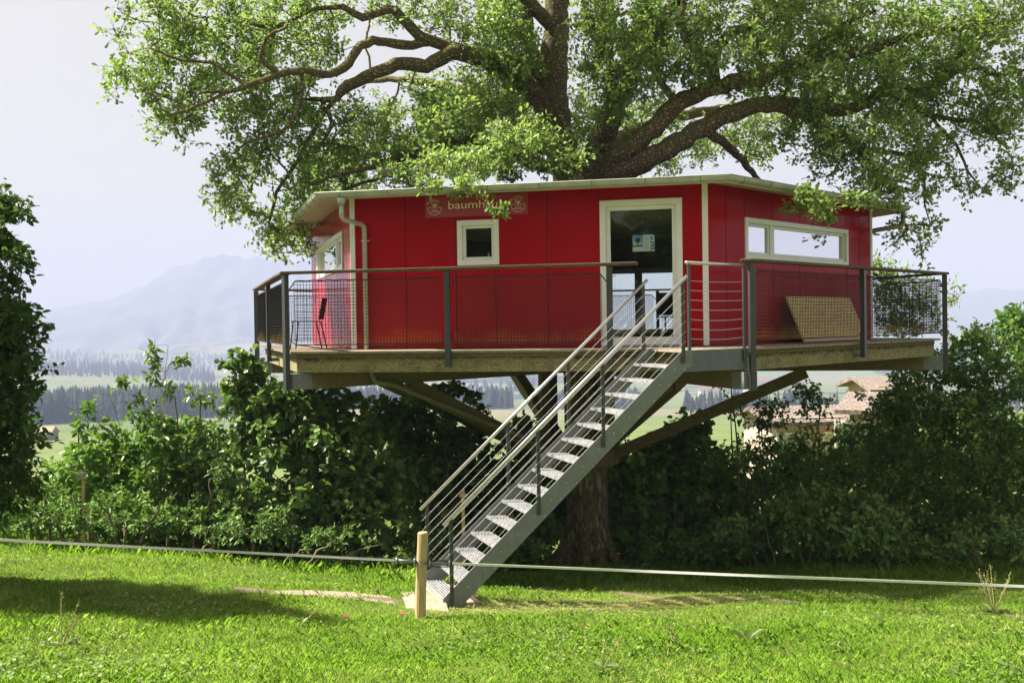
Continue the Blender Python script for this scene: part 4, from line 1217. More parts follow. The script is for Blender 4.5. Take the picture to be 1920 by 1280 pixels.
add_limb(False, (760, 292, 18.2, .05), (720, 330, 18.4, .035), (660, 350, 18.6, .025), (600, 380, 18.8, .018))
add_limb(False, (1165, 170, 19.2, .10), (1130, 90, 18.8, .08), (1100, 20, 18.6, .06), (1090, -60, 18.5, .04))
add_limb(False, (1500, 120, 17.8, .06), (1560, 60, 17.8, .05), (1640, 20, 17.8, .035))
add_limb(False, (1610, 275, 17.8, .05), (1690, 290, 17.7, .04), (1760, 300, 17.8, .025))
add_limb(False, (1740, 215, 18, .035), (1790, 270, 17.9, .028), (1820, 330, 18, .018))
add_limb(False, (1270, 195, 18.2, .07), (1235, 150, 18, .06), (1225, 90, 17.9, .05), (1250, 30, 17.9, .035))
B_ = [  # left lobe
 (300, 60, 85, 75, 18, 1.2), (262, 140, 58, 50, 17.7, .9), (330, 195, 60, 40, 17.9, .9), (298, 245, 20, 26, 17.9, .4), (345, 235, 35, 28, 18, .5), (420, 55, 90, 85, 18.5, 1.6), (420, 165, 85, 62, 18.1, 1.3),
 (520, 45, 85, 65, 19, 1.6), (520, 175, 80, 60, 18.4, 1.3), (560, 255, 70, 48, 18.5, 1.1), (470, 250, 45, 40, 18.3, .8), (430, 345, 40, 42, 18.4, .8), (490, 310, 60, 38, 18.5, 1), (440, 395, 42, 26, 18.4, .7), (520, 420, 52, 42, 18.8, .9), (558, 462, 26, 20, 19.2, .5),
 (610, 330, 85, 55, 19, 1.5), (600, 25, 55, 30, 18.8, 1), (590, 105, 48, 36, 18.8, 1), (705, 275, 75, 55, 19, 1.5), (690, 12, 50, 12, 19, .9), (655, 225, 45, 35, 18.7, .9), (570, 390, 50, 30, 19, .8),
 # middle left, in front of and over the roof
 (760, 15, 60, 20, 19, 1), (835, 25, 45, 35, 19.2, 1), (790, 290, 95, 58, 18.5, 1.4), (860, 225, 78, 70, 19, 1.4), (850, 318, 95, 24, 16.6, 1.0, 1.4), (825, 348, 60, 16, 15.0, .35, 1.0), (905, 352, 40, 10, 14.9, .3, .9), (740, 335, 60, 20, 17.2, .8), (785, 180, 30, 25, 19.6, .6, .5),
 (930, 60, 70, 70, 19.4, 1.4), (930, 170, 70, 60, 19.3, 1.2), (960, 290, 80, 38, 17.6, 1.2, 1.2), (1000, 262, 45, 40, 18.2, .8), (1090, 255, 40, 30, 18.4, .5, .7), (1050, 302, 60, 20, 17.6, .6, 1.0), (975, 110, 40, 60, 19.2, .8), (1120, 80, 50, 70, 18.6, .9), (1125, 175, 40, 40, 18.4, .6),
 (1190, 60, 90, 70, 18, 1.3), (1215, 140, 60, 45, 17.8, .9), (1270, 40, 90, 50, 18, 1.3), (1300, 120, 60, 40, 17.6, .9), (1230, 215, 55, 25, 20.6, .8), (1160, 230, 35, 30, 18.4, .4, .6), (1260, 290, 120, 22, 21.5, 1.2, .7), (1390, 285, 60, 35, 20.5, 1, .6),
 # right
 (1400, 50, 100, 65, 18, 1.4), (1410, 130, 80, 42, 17.6, 1.1), (1500, 50, 100, 75, 18, 1.5), (1540, 145, 90, 50, 17.8, 1.2), (1620, 60, 110, 80, 18, 1.5), (1650, 165, 90, 55, 17.8, 1.3), (1750, 75, 110, 85, 18, 1.5), (1770, 185, 90, 52, 17.9, 1.2), (1870, 70, 90, 95, 18, 1.5), (1900, 190, 70, 60, 17.8, 1.2),
 (1500, 235, 60, 32, 17.7, .9), (1560, 285, 75, 50, 17.5, 1.1), (1660, 280, 90, 60, 17.5, 1.3), (1645, 345, 70, 30, 17.0, .9), (1740, 300, 50, 55, 17.8, .9), (1790, 350, 55, 20, 18, .7), (1815, 260, 40, 40, 17.9, .6, .7), (1892, 320, 26, 55, 17.2, .5), (1700, 370, 50, 22, 17.5, .6), (1860, 250, 40, 30, 17.4, .6),
 (1520, 372, 42, 18, 15.3, .35, 1.6), (1542, 405, 26, 14, 15.2, .25, 1.6), (1490, 385, 22, 10, 15.2, .2, 1.2), (1628, 375, 26, 12, 15.9, .25, 1.4), (1595, 372, 20, 9, 15.7, .2, 1.2), (1700, 425, 40, 28, 18.8, .7), (1722, 465, 22, 16, 19, .4), (1690, 545, 62, 42, 20.9, .8), (1690, 605, 48, 32, 20.9, .7), (1792, 560, 20, 12, 20.7, .3), (1650, 500, 40, 18, 20.9, .5), (1740, 590, 36, 30, 20.9, .5),
 (940, 394, 9, 12, 14.72, .08, 2.2), (918, 387, 7, 5, 14.72, .06, 1.4),
 # behind the trunk
 (900, 240, 120, 70, 22.5, 1.4, .8), (760, 190, 90, 40, 23.5, 1.2, .5), (1010, 170, 100, 90, 22, 1.2, .7), (1150, 250, 100, 60, 22.5, 1.2, .6), (1350, 240, 120, 50, 23, 1.3, .6), (1500, 190, 120, 60, 24, 1.4, .6), (640, 330, 110, 70, 22.5, 1.3, .8), (520, 470, 35, 20, 21, .6, .7), (1650, 200, 110, 60, 24.5, 1.4, .5), (560, 440, 50, 40, 21.5, .8, .7)]
blobs = [(c, h, k * (1.4 if 850 < b[0] < 1350 else 1.0 if b[0] < 720 and b[1] < 290 else 1.05)) for b in B_ if b[4] >= 16 for c, h, k in (blob(*b),)]
T1 = in_ellipsoids(blobs, RNG, 56.0)
T3 = in_ellipsoids([blob(*b) for b in B_ if b[4] < 16], RNG, 150.0)           # sprigs hanging over the eaves
# the crown above the frame
up_b = [(V(RNG.uniform(-7.5, 8.5), RNG.uniform(-6.5, 7), RNG.uniform(11.6, 19)), (1.5, 1.5, .9), 1.0) for _ in range(95)]
up_b = [b for b in up_b if (b[0][0] / 9.5) ** 2 + (b[0][1] / 8.5) ** 2 + ((b[0][2] - 10) / 10) ** 2 < 1]
T2 = in_ellipsoids(up_b, RNG, 2.8)
A, par, rad, n0 = skeleton(ROOTS, np.concatenate([T1, T2, T3]), RNG, .24, .10)
R_ = pipe_radius(par, rad, .0078, .42)
wood_mesh(A, par, R_).build('branch', M['limb'], OAK, smooth=True)
v1, f1, t1, o1, p1 = sprays(T1, RNG, 8, 6, .36, .094, .050, 'obov', .5, .5)
v2, f2, t2, o2, p2 = sprays(T2, RNG, 8, 7, .55, .17, .10, 'obov', .5, .5)
v3, f3, t3, o3, p3 = sprays(T3, RNG, 5, 5, .15, .088, .048, 'obov', .5, .5)
np_mesh('crown', np.concatenate([v1, v2, v3]), np.concatenate([f1, f2 + len(v1), f3 + len(v1) + len(v2)]), M['oakleaf'], OAK, np.concatenate([t1, t2, t3]), kind='stuff')
wv, wf = twig_tubes(np.concatenate([o1, o2, o3]), np.concatenate([p1, p2, p3]))
np_mesh('twig', wv, wf, M['limb'], OAK, kind='stuff')
print('oak targets', len(T1), len(T2), len(T3), 'leaves', len(f1) // 2, len(f2) // 2)

# ------------------------------------------------------------------ hedge shrubs
M['hazel'] = mat_leaf('hazel_leaf', (0.042, 0.092, 0.022), (0.10, 0.18, 0.042), (0.21, 0.30, 0.08), .32, .36, (0.25, 0.43, 0.06), .4)
M['darkleaf'] = mat_leaf('hornbeam_leaf', (0.018, 0.048, 0.011), (0.042, 0.095, 0.020), (0.09, 0.17, 0.032), .30, .45, (0.14, 0.27, 0.035))
M['shrubleaf'] = mat_leaf('hedge_leaf', (0.045, 0.11, 0.020), (0.11, 0.21, 0.036), (0.23, 0.35, 0.07), .32, .42, (0.20, 0.38, 0.04), .25)
M['nettle'] = mat_leaf('nettle_leaf', (0.07, 0.15, 0.038), (0.14, 0.26, 0.06), (0.25, 0.37, 0.10), .30, .55, (0.20, 0.33, 0.06))
M['stem'] = simple('shrub_stem', (0.13, 0.10, 0.06), 0.85, var=0.3, scale=14)
def shrub(name, label, base, blobs, dens, leaf, ll, lw, shape, twigs=7, per=6, spread=.26, stems=4, cat='shrub', up=.5, flat=1.0, seed=1, group=None, droop=.15, lean=.35):
    r = np.random.default_rng(seed)
    T = thing(name, base, label, cat, group)
    C = in_ellipsoids(blobs, r, dens * 3.0)
    C = C[C[:, 2] > base[2] + .02] if len(C) else C
    roots = []
    for k in range(stems):
        c = np.array(blobs[k % len(blobs)][0]) + r.normal(size=3) * .2
        b = base * .25 + c * .75 + V(r.uniform(-.2, .2), r.uniform(-.2, .2), 0) if stems >= 5 else base + V(r.uniform(-.15, .15), r.uniform(-.15, .15), 0)
        b[2] = gz(b) - .05
        n = 7; roots.append(([b + (c - b) * (q / n) + UP * lean * .3 * math.sin(math.pi * q / n) + r.normal(size=3) * .02 for q in range(n + 1)], [(.012 if stems < 5 else .024) * (1 - .57 * q / n) for q in range(n + 1)], -1))
    A, par, rad, n0 = skeleton(roots, C, r, .2, .10)
    wood_mesh(A, par, pipe_radius(par, rad, .0035, .40)).build('stem', M['stem'], T, smooth=True, kind='stuff' if stems > 4 else None)
    v, f, t, o, p = sprays(C, r, twigs, per, spread, ll, lw, shape, up, .5, flat, droop)
    np_mesh('foliage', v, f, leaf, T, t, kind='stuff')
    wv, wf = twig_tubes(o, p, .003)
    np_mesh('twig', wv, wf, M['stem'], T, kind='stuff')
    return len(f) // 2
def gbase(px, d):
    X = (px - 960) / FPX * d
    return on_ground(X, d)
NL = 0
NL += shrub('hornbeam', 'dark leafy hornbeam at the left edge of the lawn', on_ground(-6.6, 11.6), [blob(-75, 620, 140, 110, 11.6, 1.2, 1.7), blob(-110, 440, 130, 100, 11.6, 1.2, 1.7), blob(-65, 790, 125, 110, 11.6, 1.2, 1.7), blob(-80, 920, 150, 60, 11.6, 1.2, 1.4), blob(-260, 650, 150, 260, 11.6, 1.4, .35), blob(5, 700, 55, 75, 11.3, .4, 1.3), blob(0, 780, 60, 60, 11.3, .4, 1.3), blob(8, 640, 24, 24, 11.2, .2, 1.2), blob(0, 550, 35, 45, 11.3, .3, 1.5), blob(5, 385, 45, 42, 11.2, .3, 1.4), blob(30, 500, 40, 20, 11.2, .25, 1.2), blob(5, 600, 45, 45, 11.3, .35), blob(0, 860, 60, 60, 11.4, .5), blob(-260, 300, 160, 100, 11.6, 1.2, .4), blob(-420, 600, 200, 300, 11.6, 1.6, .3)], 30, M['darkleaf'], .085, .05, 'oval', 8, 7, .27, 4, 'tree', .6, .55, 21)
NL += shrub('sapling', 'tall thin leafy sapling rising above the hedge on the left', gbase(285, 16.8), [blob(287, 645, 6, 22, 16.8, .05, 1.5), blob(288, 700, 10, 40, 16.8, .08, 1.5), blob(225, 715, 16, 16, 16.8, .1, 1.8), blob(335, 680, 14, 18, 16.8, .1, 1.8), blob(310, 735, 22, 20, 16.8, .15, .8), blob(250, 750, 22, 20, 16.7, .15, .8), blob(285, 780, 40, 25, 16.8, .25, .8)], 60, M['hazel'], .13, .065, 'point', 3, 3, .13, 3, 'sapling', .7, .5, 22)
NL += shrub('shrub', 'dark rounded shrub at the foot of the thin sapling', gbase(230, 17), [blob(205, 835, 75, 45, 17, .6), blob(300, 820, 80, 50, 17, .6), blob(170, 890, 70, 45, 16.8, .6), blob(290, 900, 110, 50, 16.8, .6), blob(150, 785, 18, 14, 17, .15, .5), blob(180, 765, 12, 14, 17, .12, .5)], 44, M['shrubleaf'], .13, .07, 'oval', 6, 4, .2, 5, seed=23)
NL += shrub('shrub', 'open shrub with upright shoots between the sapling and the deck corner', gbase(390, 17.2), [blob(365, 735, 10, 25, 17.2, .1, .6), blob(400, 745, 10, 20, 17.2, .1, .6), blob(390, 810, 50, 35, 17.2, .45), blob(380, 870, 70, 45, 17, .6), blob(400, 940, 70, 40, 16.8, .6)], 44, M['hazel'], .11, .062, 'oval', 5, 5, .17, 5, seed=24)
NL += shrub('hazel_shrub', 'big sunlit hazel bush under the left corner of the deck', gbase(570, 16.9), [blob(455, 690, 30, 28, 17.0, .3, 1.2), blob(435, 740, 30, 22, 17.0, .3), blob(500, 750, 70, 50, 17.2, .6), blob(600, 770, 80, 45, 17.4, .7), blob(520, 830, 100, 60, 16.9, .7), blob(640, 850, 100, 60, 17, .8), blob(550, 920, 110, 60, 16.7, .7), blob(680, 930, 90, 60, 16.9, .7), blob(500, 985, 90, 35, 16.5, .5), blob(640, 990, 100, 40, 16.6, .6)], 46, M['hazel'], .115, .09, 'round', 6, 5, .22, 8, seed=25)
NL += shrub('hazel_shrub', 'shaded hazel bush behind the staircase', gbase(860, 20), [blob(740, 800, 80, 55, 20, .8), blob(840, 830, 80, 50, 20.3, .8), blob(800, 900, 110, 60, 19.6, .9), blob(900, 920, 90, 60, 19.6, .8), blob(850, 985, 110, 50, 19, .8), blob(970, 900, 70, 60, 20, .7), blob(970, 990, 80, 50, 19.4, .7), blob(1000, 820, 50, 30, 21, .5)], 42, M['hazel'], .135, .11, 'round', 6, 4, .24, 8, seed=26)
NL += shrub('hazel_shoot', 'hazel branch with round leaves hanging dark against the valley', gbase(850, 19), [blob(850, 728, 28, 10, 18.6, .12, 1.6), blob(880, 745, 20, 12, 18.6, .12, 1.6), blob(905, 770, 14, 10, 18.6, .1, 1.6), blob(800, 745, 35, 18, 18.8, .2), blob(930, 790, 10, 8, 18.6, .1)], 80, M['hazel'], .10, .085, 'round', 3, 3, .16, 2, 'branch', seed=27)
NL += shrub('hedge_shrub', 'dark shrub just right of the oak trunk', gbase(1230, 21), [blob(1190, 890, 60, 50, 21, .7), blob(1270, 860, 80, 50, 21.5, .8), blob(1230, 960, 90, 60, 20.6, .8), blob(1330, 950, 90, 70, 20.8, .9), blob(1200, 1020, 70, 40, 20, .7), blob(1290, 800, 40, 20, 22, .5), blob(1290, 1020, 80, 40, 19.8, .7)], 40, M['shrubleaf'], .135, .11, 'round', 6, 4, .26, 8, seed=28)
NL += shrub('hedge_shrub', 'airy shrub with sky showing through beneath the right strut', gbase(1480, 21), [blob(1450, 780, 60, 30, 21, .6, .8), blob(1520, 750, 50, 32, 21, .5, .8), blob(1440, 860, 80, 50, 21, .7, .8), blob(1540, 840, 80, 60, 21, .7, .8), blob(1460, 950, 90, 60, 20.6, .8), blob(1570, 940, 80, 60, 20.6, .8), blob(1380, 760, 30, 20, 21.5, .4, .7), blob(1350, 720, 20, 16, 20, .3, .8)], 38, M['shrubleaf'], .085, .052, 'oval', 6, 5, .24, 8, seed=29)
NL += shrub('hedge_shrub', 'tall dense dark bush on the right beyond the deck corner', gbase(1760, 19.5), [blob(1660, 790, 75, 55, 20, .8), blob(1740, 730, 80, 60, 20, .8), blob(1830, 680, 75, 60, 19.8, .8), blob(1800, 780, 90, 60, 19.6, .9), blob(1900, 740, 80, 80, 19.6, .9), blob(1690, 880, 90, 60, 19.6, .9), blob(1820, 880, 100, 70, 19.3, .9), blob(1930, 880, 90, 80, 19.3, .9), blob(1680, 970, 90, 50, 19.2, .8), blob(1820, 980, 110, 50, 19, .9), blob(1940, 990, 80, 50, 18.8, .8), blob(1830, 625, 30, 18, 19.8, .3, 1.3), blob(1880, 640, 40, 20, 19.8, .4), blob(2060, 800, 100, 170, 19.6, 1)], 40, M['shrubleaf'], .09, .055, 'oval', 7, 5, .26, 10, seed=30)
NL += shrub('yellow_tree', 'yellow-green treetop at the right edge behind the dark bush', gbase(1925, 38), [blob(1915, 610, 30, 28, 38, .8), blob(1945, 640, 40, 50, 38, .9)], 40, M['nettle'], .22, .15, 'oval', 7, 5, .45, 3, 'tree', seed=31)
NL += shrub('bramble', 'light green bramble thicket in front of the right hedge', gbase(1530, 17.2), [blob(1400, 1005, 60, 35, 17.4, .5), blob(1480, 985, 70, 45, 17.2, .5), blob(1570, 990, 80, 45, 17, .6), blob(1650, 1000, 60, 40, 17, .5), blob(1540, 945, 50, 25, 17.3, .4), blob(1630, 950, 40, 25, 17.2, .4)], 60, M['nettle'], .115, .08, 'point', 5, 5, .2, 8, seed=32)
NL += shrub('bramble', 'small bramble clump at the right end of the hedge foot', gbase(1880, 16.6), [blob(1880, 1010, 45, 30, 16.6, .4), blob(1800, 1035, 50, 20, 16.8, .4), blob(1930, 1035, 40, 20, 16.6, .3)], 60, M['nettle'], .105, .075, 'point', 5, 5, .2, 5, seed=33)
NL += shrub('nettle_patch', 'nettle patch below the sunlit hazel', gbase(440, 16), [blob(370, 960, 60, 30, 16.4, .4), blob(450, 965, 60, 40, 16.2, .4), blob(410, 910, 30, 40, 16.4, .3), blob(520, 985, 60, 30, 16, .4)], 70, M['nettle'], .09, .05, 'point', 5, 6, .17, 9, seed=34)
NL += shrub('nettle_patch', 'low weedy growth at the foot of the left hedge', gbase(160, 15.6), [blob(60, 950, 90, 35, 15.6, .5), blob(200, 950, 90, 30, 15.8, .5), blob(310, 970, 80, 25, 15.6, .4), blob(-40, 930, 80, 45, 15.4, .5)], 60, M['shrubleaf'], .085, .045, 'point', 5, 6, .17, 9, seed=35)
NL += shrub('hedge_shrub', 'low dark growth at the foot of the hedge behind the stairs', gbase(900, 18), [blob(760, 1015, 90, 22, 17.2, .4), blob(900, 1025, 100, 22, 17.8, .4), blob(975, 1035, 50, 18, 18.5, .4)], 50, M['shrubleaf'], .09, .07, 'round', 5, 5, .18, 8, seed=36)
NL += shrub('hedge_shrub', 'dim undergrowth closing the hedge between bramble and trunk', gbase(1350, 19), [blob(1290, 1045, 80, 18, 18.4, .4), blob(1400, 1050, 60, 15, 18, .3), blob(1690, 1040, 70, 20, 17.6, .4)], 50, M['shrubleaf'], .085, .06, 'round', 5, 5, .17, 8, seed=37)
NL += shrub('hedge_shrub', 'dark back row of the hedge behind the airy right shrub', gbase(1420, 24), [blob(1180, 900, 70, 70, 24, .6), blob(1290, 900, 80, 70, 24, .6), blob(1400, 890, 80, 60, 24, .6), blob(1510, 900, 80, 60, 24, .6), blob(1600, 880, 60, 60, 24, .6), blob(1240, 990, 120, 45, 23.5, .6), blob(1420, 990, 120, 45, 23.5, .6), blob(1580, 990, 100, 45, 23.5, .6)], 36, M['shrubleaf'], .15, .10, 'oval', 6, 4, .34, 8, seed=38)
NL += shrub('hedge_shrub', 'dark back row of the hedge at the far right', gbase(1780, 23), [blob(1690, 860, 80, 80, 23, .6), blob(1800, 850, 90, 90, 23, .6), blob(1920, 850, 90, 90, 23, .6), blob(1740, 970, 110, 55, 22.5, .6), blob(1900, 970, 110, 55, 22.5, .6)], 36, M['shrubleaf'], .15, .10, 'oval', 6, 4, .34, 8, seed=39)
NL += shrub('hedge_shrub', 'dark back row of the hedge behind the left sapling', gbase(250, 20), [blob(170, 890, 90, 40, 20, .6), blob(300, 880, 90, 45, 20, .6), blob(400, 880, 60, 55, 20, .6), blob(90, 930, 80, 35, 20, .6), blob(230, 950, 120, 35, 19.5, .6), blob(400, 960, 90, 40, 19.5, .6)], 40, M['shrubleaf'], .13, .085, 'oval', 6, 4, .28, 8, seed=40)
NL += shrub('nettle_patch', 'weedy fringe along the foot of the left hedge in the sun', gbase(330, 15.2), [blob(250, 985, 90, 16, 15.4, .35), blob(420, 993, 90, 16, 15.4, .35), blob(90, 975, 90, 18, 15.3, .35), blob(600, 1008, 90, 14, 15.6, .3), blob(720, 1022, 60, 12, 15.8, .3)], 75, M['nettle'], .075, .045, 'point', 5, 5, .13, 9, seed=44)
NL += shrub('hedge_shrub', 'shadowy bush filling the gap behind the oak trunk', gbase(1090, 22.5), [blob(1040, 880, 70, 60, 22.5, .6), blob(1140, 890, 70, 60, 22.5, .6), blob(1080, 980, 110, 60, 22, .6), blob(1000, 960, 70, 60, 22, .5), blob(1170, 980, 70, 60, 22, .5)], 40, M['shrubleaf'], .14, .11, 'round', 6, 4, .3, 8, seed=45)
def undergrowth(seed):
    r = np.random.default_rng(seed); n = 1050
    u = r.uniform(-1060, 1010, n); d = np.where(u < -250, r.uniform(16.2, 18.2, n), r.uniform(17.6, 20.2, n)); X = u / FPX * d
    p = CAM + RT * X[:, None] + FW * d[:, None]; p[:, 2] = CAM[2] + ground_c(X, d) + r.uniform(.03, .42, n) ** 1.0
    p = p[~((u > 50) & (u < 235))]                    # the trodden ground round the trunk stays open
    v, f, t, o, q = sprays(p, r, 5, 4, .24, .11, .07, 'oval', .6, .5)
    tag(np_mesh('undergrowth', v, f, M['shrubleaf'], tint=t, kind='stuff'), 'low leafy undergrowth closing the foot of the hedge', 'undergrowth')
undergrowth(48)
print('shrub leaves', NL)

# ------------------------------------------------------------------ lawn
M['grass'] = mat_leaf('lawn_grass', (0.05, 0.16, 0.016), (0.21, 0.39, 0.034), (0.48, 0.57, 0.15), .38, .8, (0.36, 0.60, 0.045), .1)
def bare(p):
    """how trodden the lawn is: 1 on the worn track, 0 off it."""
    out = np.zeros(len(p))
    for path in (PATHS, PATHS2):
        for a, b in zip(path[:-1], path[1:]):
            ab = (b - a)[:2]; t = np.clip(((p[:, :2] - a[:2]) @ ab) / (ab @ ab), 0, 1)
            dd = np.linalg.norm(p[:, :2] - a[:2] - t[:, None] * ab, axis=1)
            out = np.maximum(out, np.clip(1.35 - dd / (.17 if path is PATHS else .11), 0, 1))
    return out
def lattice(x, y, cell, seed):
    """smooth random field in 0..1 with the given patch size."""
    g = np.random.default_rng(seed).random((256, 256)); u, v = x / cell + 80, y / cell + 80
    i, j = np.floor(u).astype(int), np.floor(v).astype(int); a, b = u - i, v - j
    a, b = a * a * (3 - 2 * a), b * b * (3 - 2 * b); q = lambda p, r: g[p % 256, r % 256]
    return (q(i, j) * (1 - a) + q(i + 1, j) * a) * (1 - b) + (q(i, j + 1) * (1 - a) + q(i + 1, j + 1) * a) * b
def grass(name, label, n, d0, d1, hmin, hmax, wid, seed, power=1.0, edge=0.58, clump=.35):
    r = np.random.default_rng(seed)
    d = d0 + (d1 - d0) * r.random(n) ** power
    X = r.uniform(-1, 1, n) * (edge * d + .4)
    base = CAM + RT * X[:, None] + FW * d[:, None]
    base[:, 2] = CAM[2] + ground_c(X, d)
    noise = np.clip(.5 + .9 * (lattice(X, d, .9, 3) - .5) + .6 * (lattice(X, d, .28, 4) - .5) + r.normal(0, .08, n), 0, 1)
    keep = (r.random(n) > bare(base) * .93)
    if hmax > .1:
        keep &= ~((X < .5) & (d > 15.6))
    q = base - ST0; s = q @ SU; l = q @ SV
    keep &= ~((s > -.1) & (s < .45) & (l > -.02) & (l < SW_ + .02))
    base, X, d, noise = base[keep], X[keep], d[keep], noise[keep]; n = len(base)
    q = base - ST0; s = q @ SU; l = q @ SV
    worn = np.clip(1.3 - np.abs((s - 1.6) / 2.1), 0, 1) * np.clip(1.3 - np.abs((l + .25) / .9), 0, 1)      # clipped short where feet pass beside the stairs
    kk = r.random(n) > worn * .75; base, X, d, noise, worn = base[kk], X[kk], d[kk], noise[kk], worn[kk]; n = len(base)
    h = (1 - .7 * worn) * r.uniform(hmin, hmax, n) * (1 - clump + clump * 2 * np.clip(noise, 0, 1)) * np.where(r.random(n) < .02, 1.6, 1.0); w = wid * r.uniform(.7, 1.3, n)
    a = r.uniform(0, 2 * math.pi, n); side = np.stack([np.cos(a), np.sin(a), 0 * a], 1)
    ln = np.stack([np.cos(a + 1.57), np.sin(a + 1.57), 0 * a], 1) * (r.uniform(.1, .9, n) * h)[:, None]
    b0 = base - side * w[:, None] / 2; b1 = base + side * w[:, None] / 2
    mid = base + ln * .35 + UP * (h * .62)[:, None]; tip = base + ln + UP * (h * r.uniform(.75, 1.0, n))[:, None]
    vs = np.stack([b0, b1, mid + side * w[:, None] * .32, tip, mid - side * w[:, None] * .32], 1).reshape(-1, 3)
    bb = (np.arange(n) * 5)[:, None]
    tint = np.clip(.10 + .42 * lattice(X, d, 1.3, 5) + .26 * lattice(X, d, .33, 6) + r.normal(0, .2, n), 0, 1)
    o = np_mesh(name, vs, bb + np.array([[0, 1, 2, 3, 4]]), M['grass'], tint=tint, kind='stuff')
    return tag(o, label, 'grass')
grass('lawn_grass', 'short sunlit mown grass of the lawn', 265000, 6.6, 20.0, .018, .060, .0052, 41, 1.15)
grass('long_grass', 'longer shaded grass along the hedge foot', 30000, 14.6, 19.8, .06, .16, .008, 42, .8)
M['dock'] = mat_leaf('dock_leaf', (0.05, 0.085, 0.02), (0.09, 0.14, 0.03), (0.18, 0.24, 0.06), .25, .5)
def clover(n, seed):
    r = np.random.default_rng(seed)
    d = 6.8 + 7.5 * r.random(n) ** 1.2; X = r.uniform(-1, 1, n) * (.55 * d)
    k = np.sin(X * 1.7 + 1) + np.sin(d * 2.2 + X) + r.normal(0, .6, n) > .7
    d, X = d[k], X[k]; n = len(d)
    p = CAM + RT * X[:, None] + FW * d[:, None]; p[:, 2] = CAM[2] + ground_c(X, d) + r.uniform(.02, .06, n)
    v, f = leaf_mesh(p, rnd_unit(n, r) * [1, 1, .25], rnd_unit(n, r) * .5 + UP, r.uniform(.02, .05, n), r.uniform(.018, .035, n), .1, 'round')
    tag(np_mesh('lawn_weeds', v, f, M['dock'], tint=np.repeat(np.clip(r.normal(.7, .25, n), 0, 1), 2), kind='stuff'), 'small round weed leaves scattered through the lawn', 'weeds')
clover(16000, 43)

# dry clippings strewn beside the stair foot
M['straw'] = mat_leaf('dry_clippings', (0.16, 0.15, 0.05), (0.30, 0.28, 0.09), (0.50, 0.45, 0.20), .2, .8)
def clippings(n, seed):
    r = np.random.default_rng(seed); s = r.normal(1.5, 1.1, n); l = r.normal(-.15, .5, n)
    p = ST0 + SU * s[:, None] + SV * l[:, None]; q = p - CAM; p[:, 2] = CAM[2] + ground_c(q @ RT, q @ FW) + r.uniform(.003, .02, n)
    p = p[(s > .5) | (l < -.1)]; n = len(p)
    v, f = leaf_mesh(p, rnd_unit(n, r) * [1, 1, .12], UP + rnd_unit(n, r) * .3, r.uniform(.03, .08, n), r.uniform(.003, .006, n), .1, 'oval')
    tag(np_mesh('dry_clippings', v, f, M['straw'], tint=np.repeat(r.random(n), 2), kind='stuff'), 'straw-coloured grass clippings lying beside the foot of the stairs', 'clippings')
clippings(9000, 46)
def dry_blades(n, seed):
    r = np.random.default_rng(seed); d = 6.8 + 9 * r.random(n); X = r.uniform(-.56, .56, n) * d
    k = lattice(X, d, .7, 9) > r.uniform(.35, .95, n); d, X = d[k], X[k]; n = len(d)
    p = CAM + RT * X[:, None] + FW * d[:, None]; p[:, 2] = CAM[2] + ground_c(X, d) + r.uniform(.012, .045, n)
    v, f = leaf_mesh(p, rnd_unit(n, r) * [1, 1, .35], UP + rnd_unit(n, r) * .5, r.uniform(.03, .09, n), r.uniform(.003, .006, n), .1, 'oval')
    tag(np_mesh('dry_grass', v, f, M['straw'], tint=np.repeat(r.random(n), 2), kind='stuff'), 'dry straw blades mixed through the mown lawn', 'grass')
dry_blades(16000, 47)

# single weeds standing in the lawn
M['seed'] = simple('dry_seed_stalk', (0.26, 0.25, 0.09), 0.9, var=0.3, scale=30)
def weed(px, py, label, leaves, ll, stalks, sh, seed, upright=.5):
    r = np.random.default_rng(seed); b = gpix(px, py)
    t = thing('weed', b, label, 'weed')
    for k in range(leaves):
        a = 2 * math.pi * k / leaves + r.uniform(-.4, .4); e = r.uniform(upright * .6, upright * 1.4)
        ax = np.array([[math.cos(a) * math.cos(e), math.sin(a) * math.cos(e), math.sin(e)]])
        v, f = leaf_mesh(np.array([b + ax[0] * .02]), ax, np.array([UP - ax[0] * .3]), np.array([ll * r.uniform(.7, 1.2)]), np.array([ll * .30 * r.uniform(.8, 1.2)]), .2, 'oval', .35)
        np_mesh('leaf', v, f, M['dock'], t, [r.uniform(.2, .8)] * 2)
    for k in range(stalks):
        a = r.uniform(0, 6.28); tp = b + V(math.cos(a) * .16, math.sin(a) * .16, sh * r.uniform(.55, 1.0))
        s = MB().tube([b, (b + tp) / 2 + V(0, 0, .01), tp], [.004, .0035, .002], 4).build('stalk', M['seed'], t)
        m = MB()
        for j in range(26):
            q = b + (tp - b) * r.uniform(.45, 1.0) + r.normal(size=3) * .006
            m.tube([q, q + V(r.normal() * .006, r.normal() * .006, .014)], [.004, .002], 4)
        m.build('seed_head', M['seed'], s, kind='stuff')
weed(115, 1212, 'dock plant with brown seed stalks in the left foreground lawn', 7, .16, 5, .42, 51)
weed(1402, 1205, 'dark dock plant with upright leaves in the right lawn', 5, .26, 0, 0, 52, .9)
weed(1865, 1150, 'tall yellowish dock stalks at the right edge of the lawn', 9, .20, 11, .50, 53)
weed(565, 1172, 'small dark weed left of the timber post', 6, .13, 1, .2, 54, .8)
weed(1130, 1255, 'leafy weed with a reddish stalk at the bottom of the picture', 9, .14, 2, .30, 55)
weed(1285, 1222, 'thistle-like weed between the stairs and the dark dock plant', 7, .13, 2, .26, 56)
weed(1580, 1218, 'low broad-leaved weed in the right foreground', 8, .14, 0, 0, 57, .4)
weed(1905, 1262, 'broad pale weed in the bottom right corner', 8, .18, 0, 0, 58, .4)

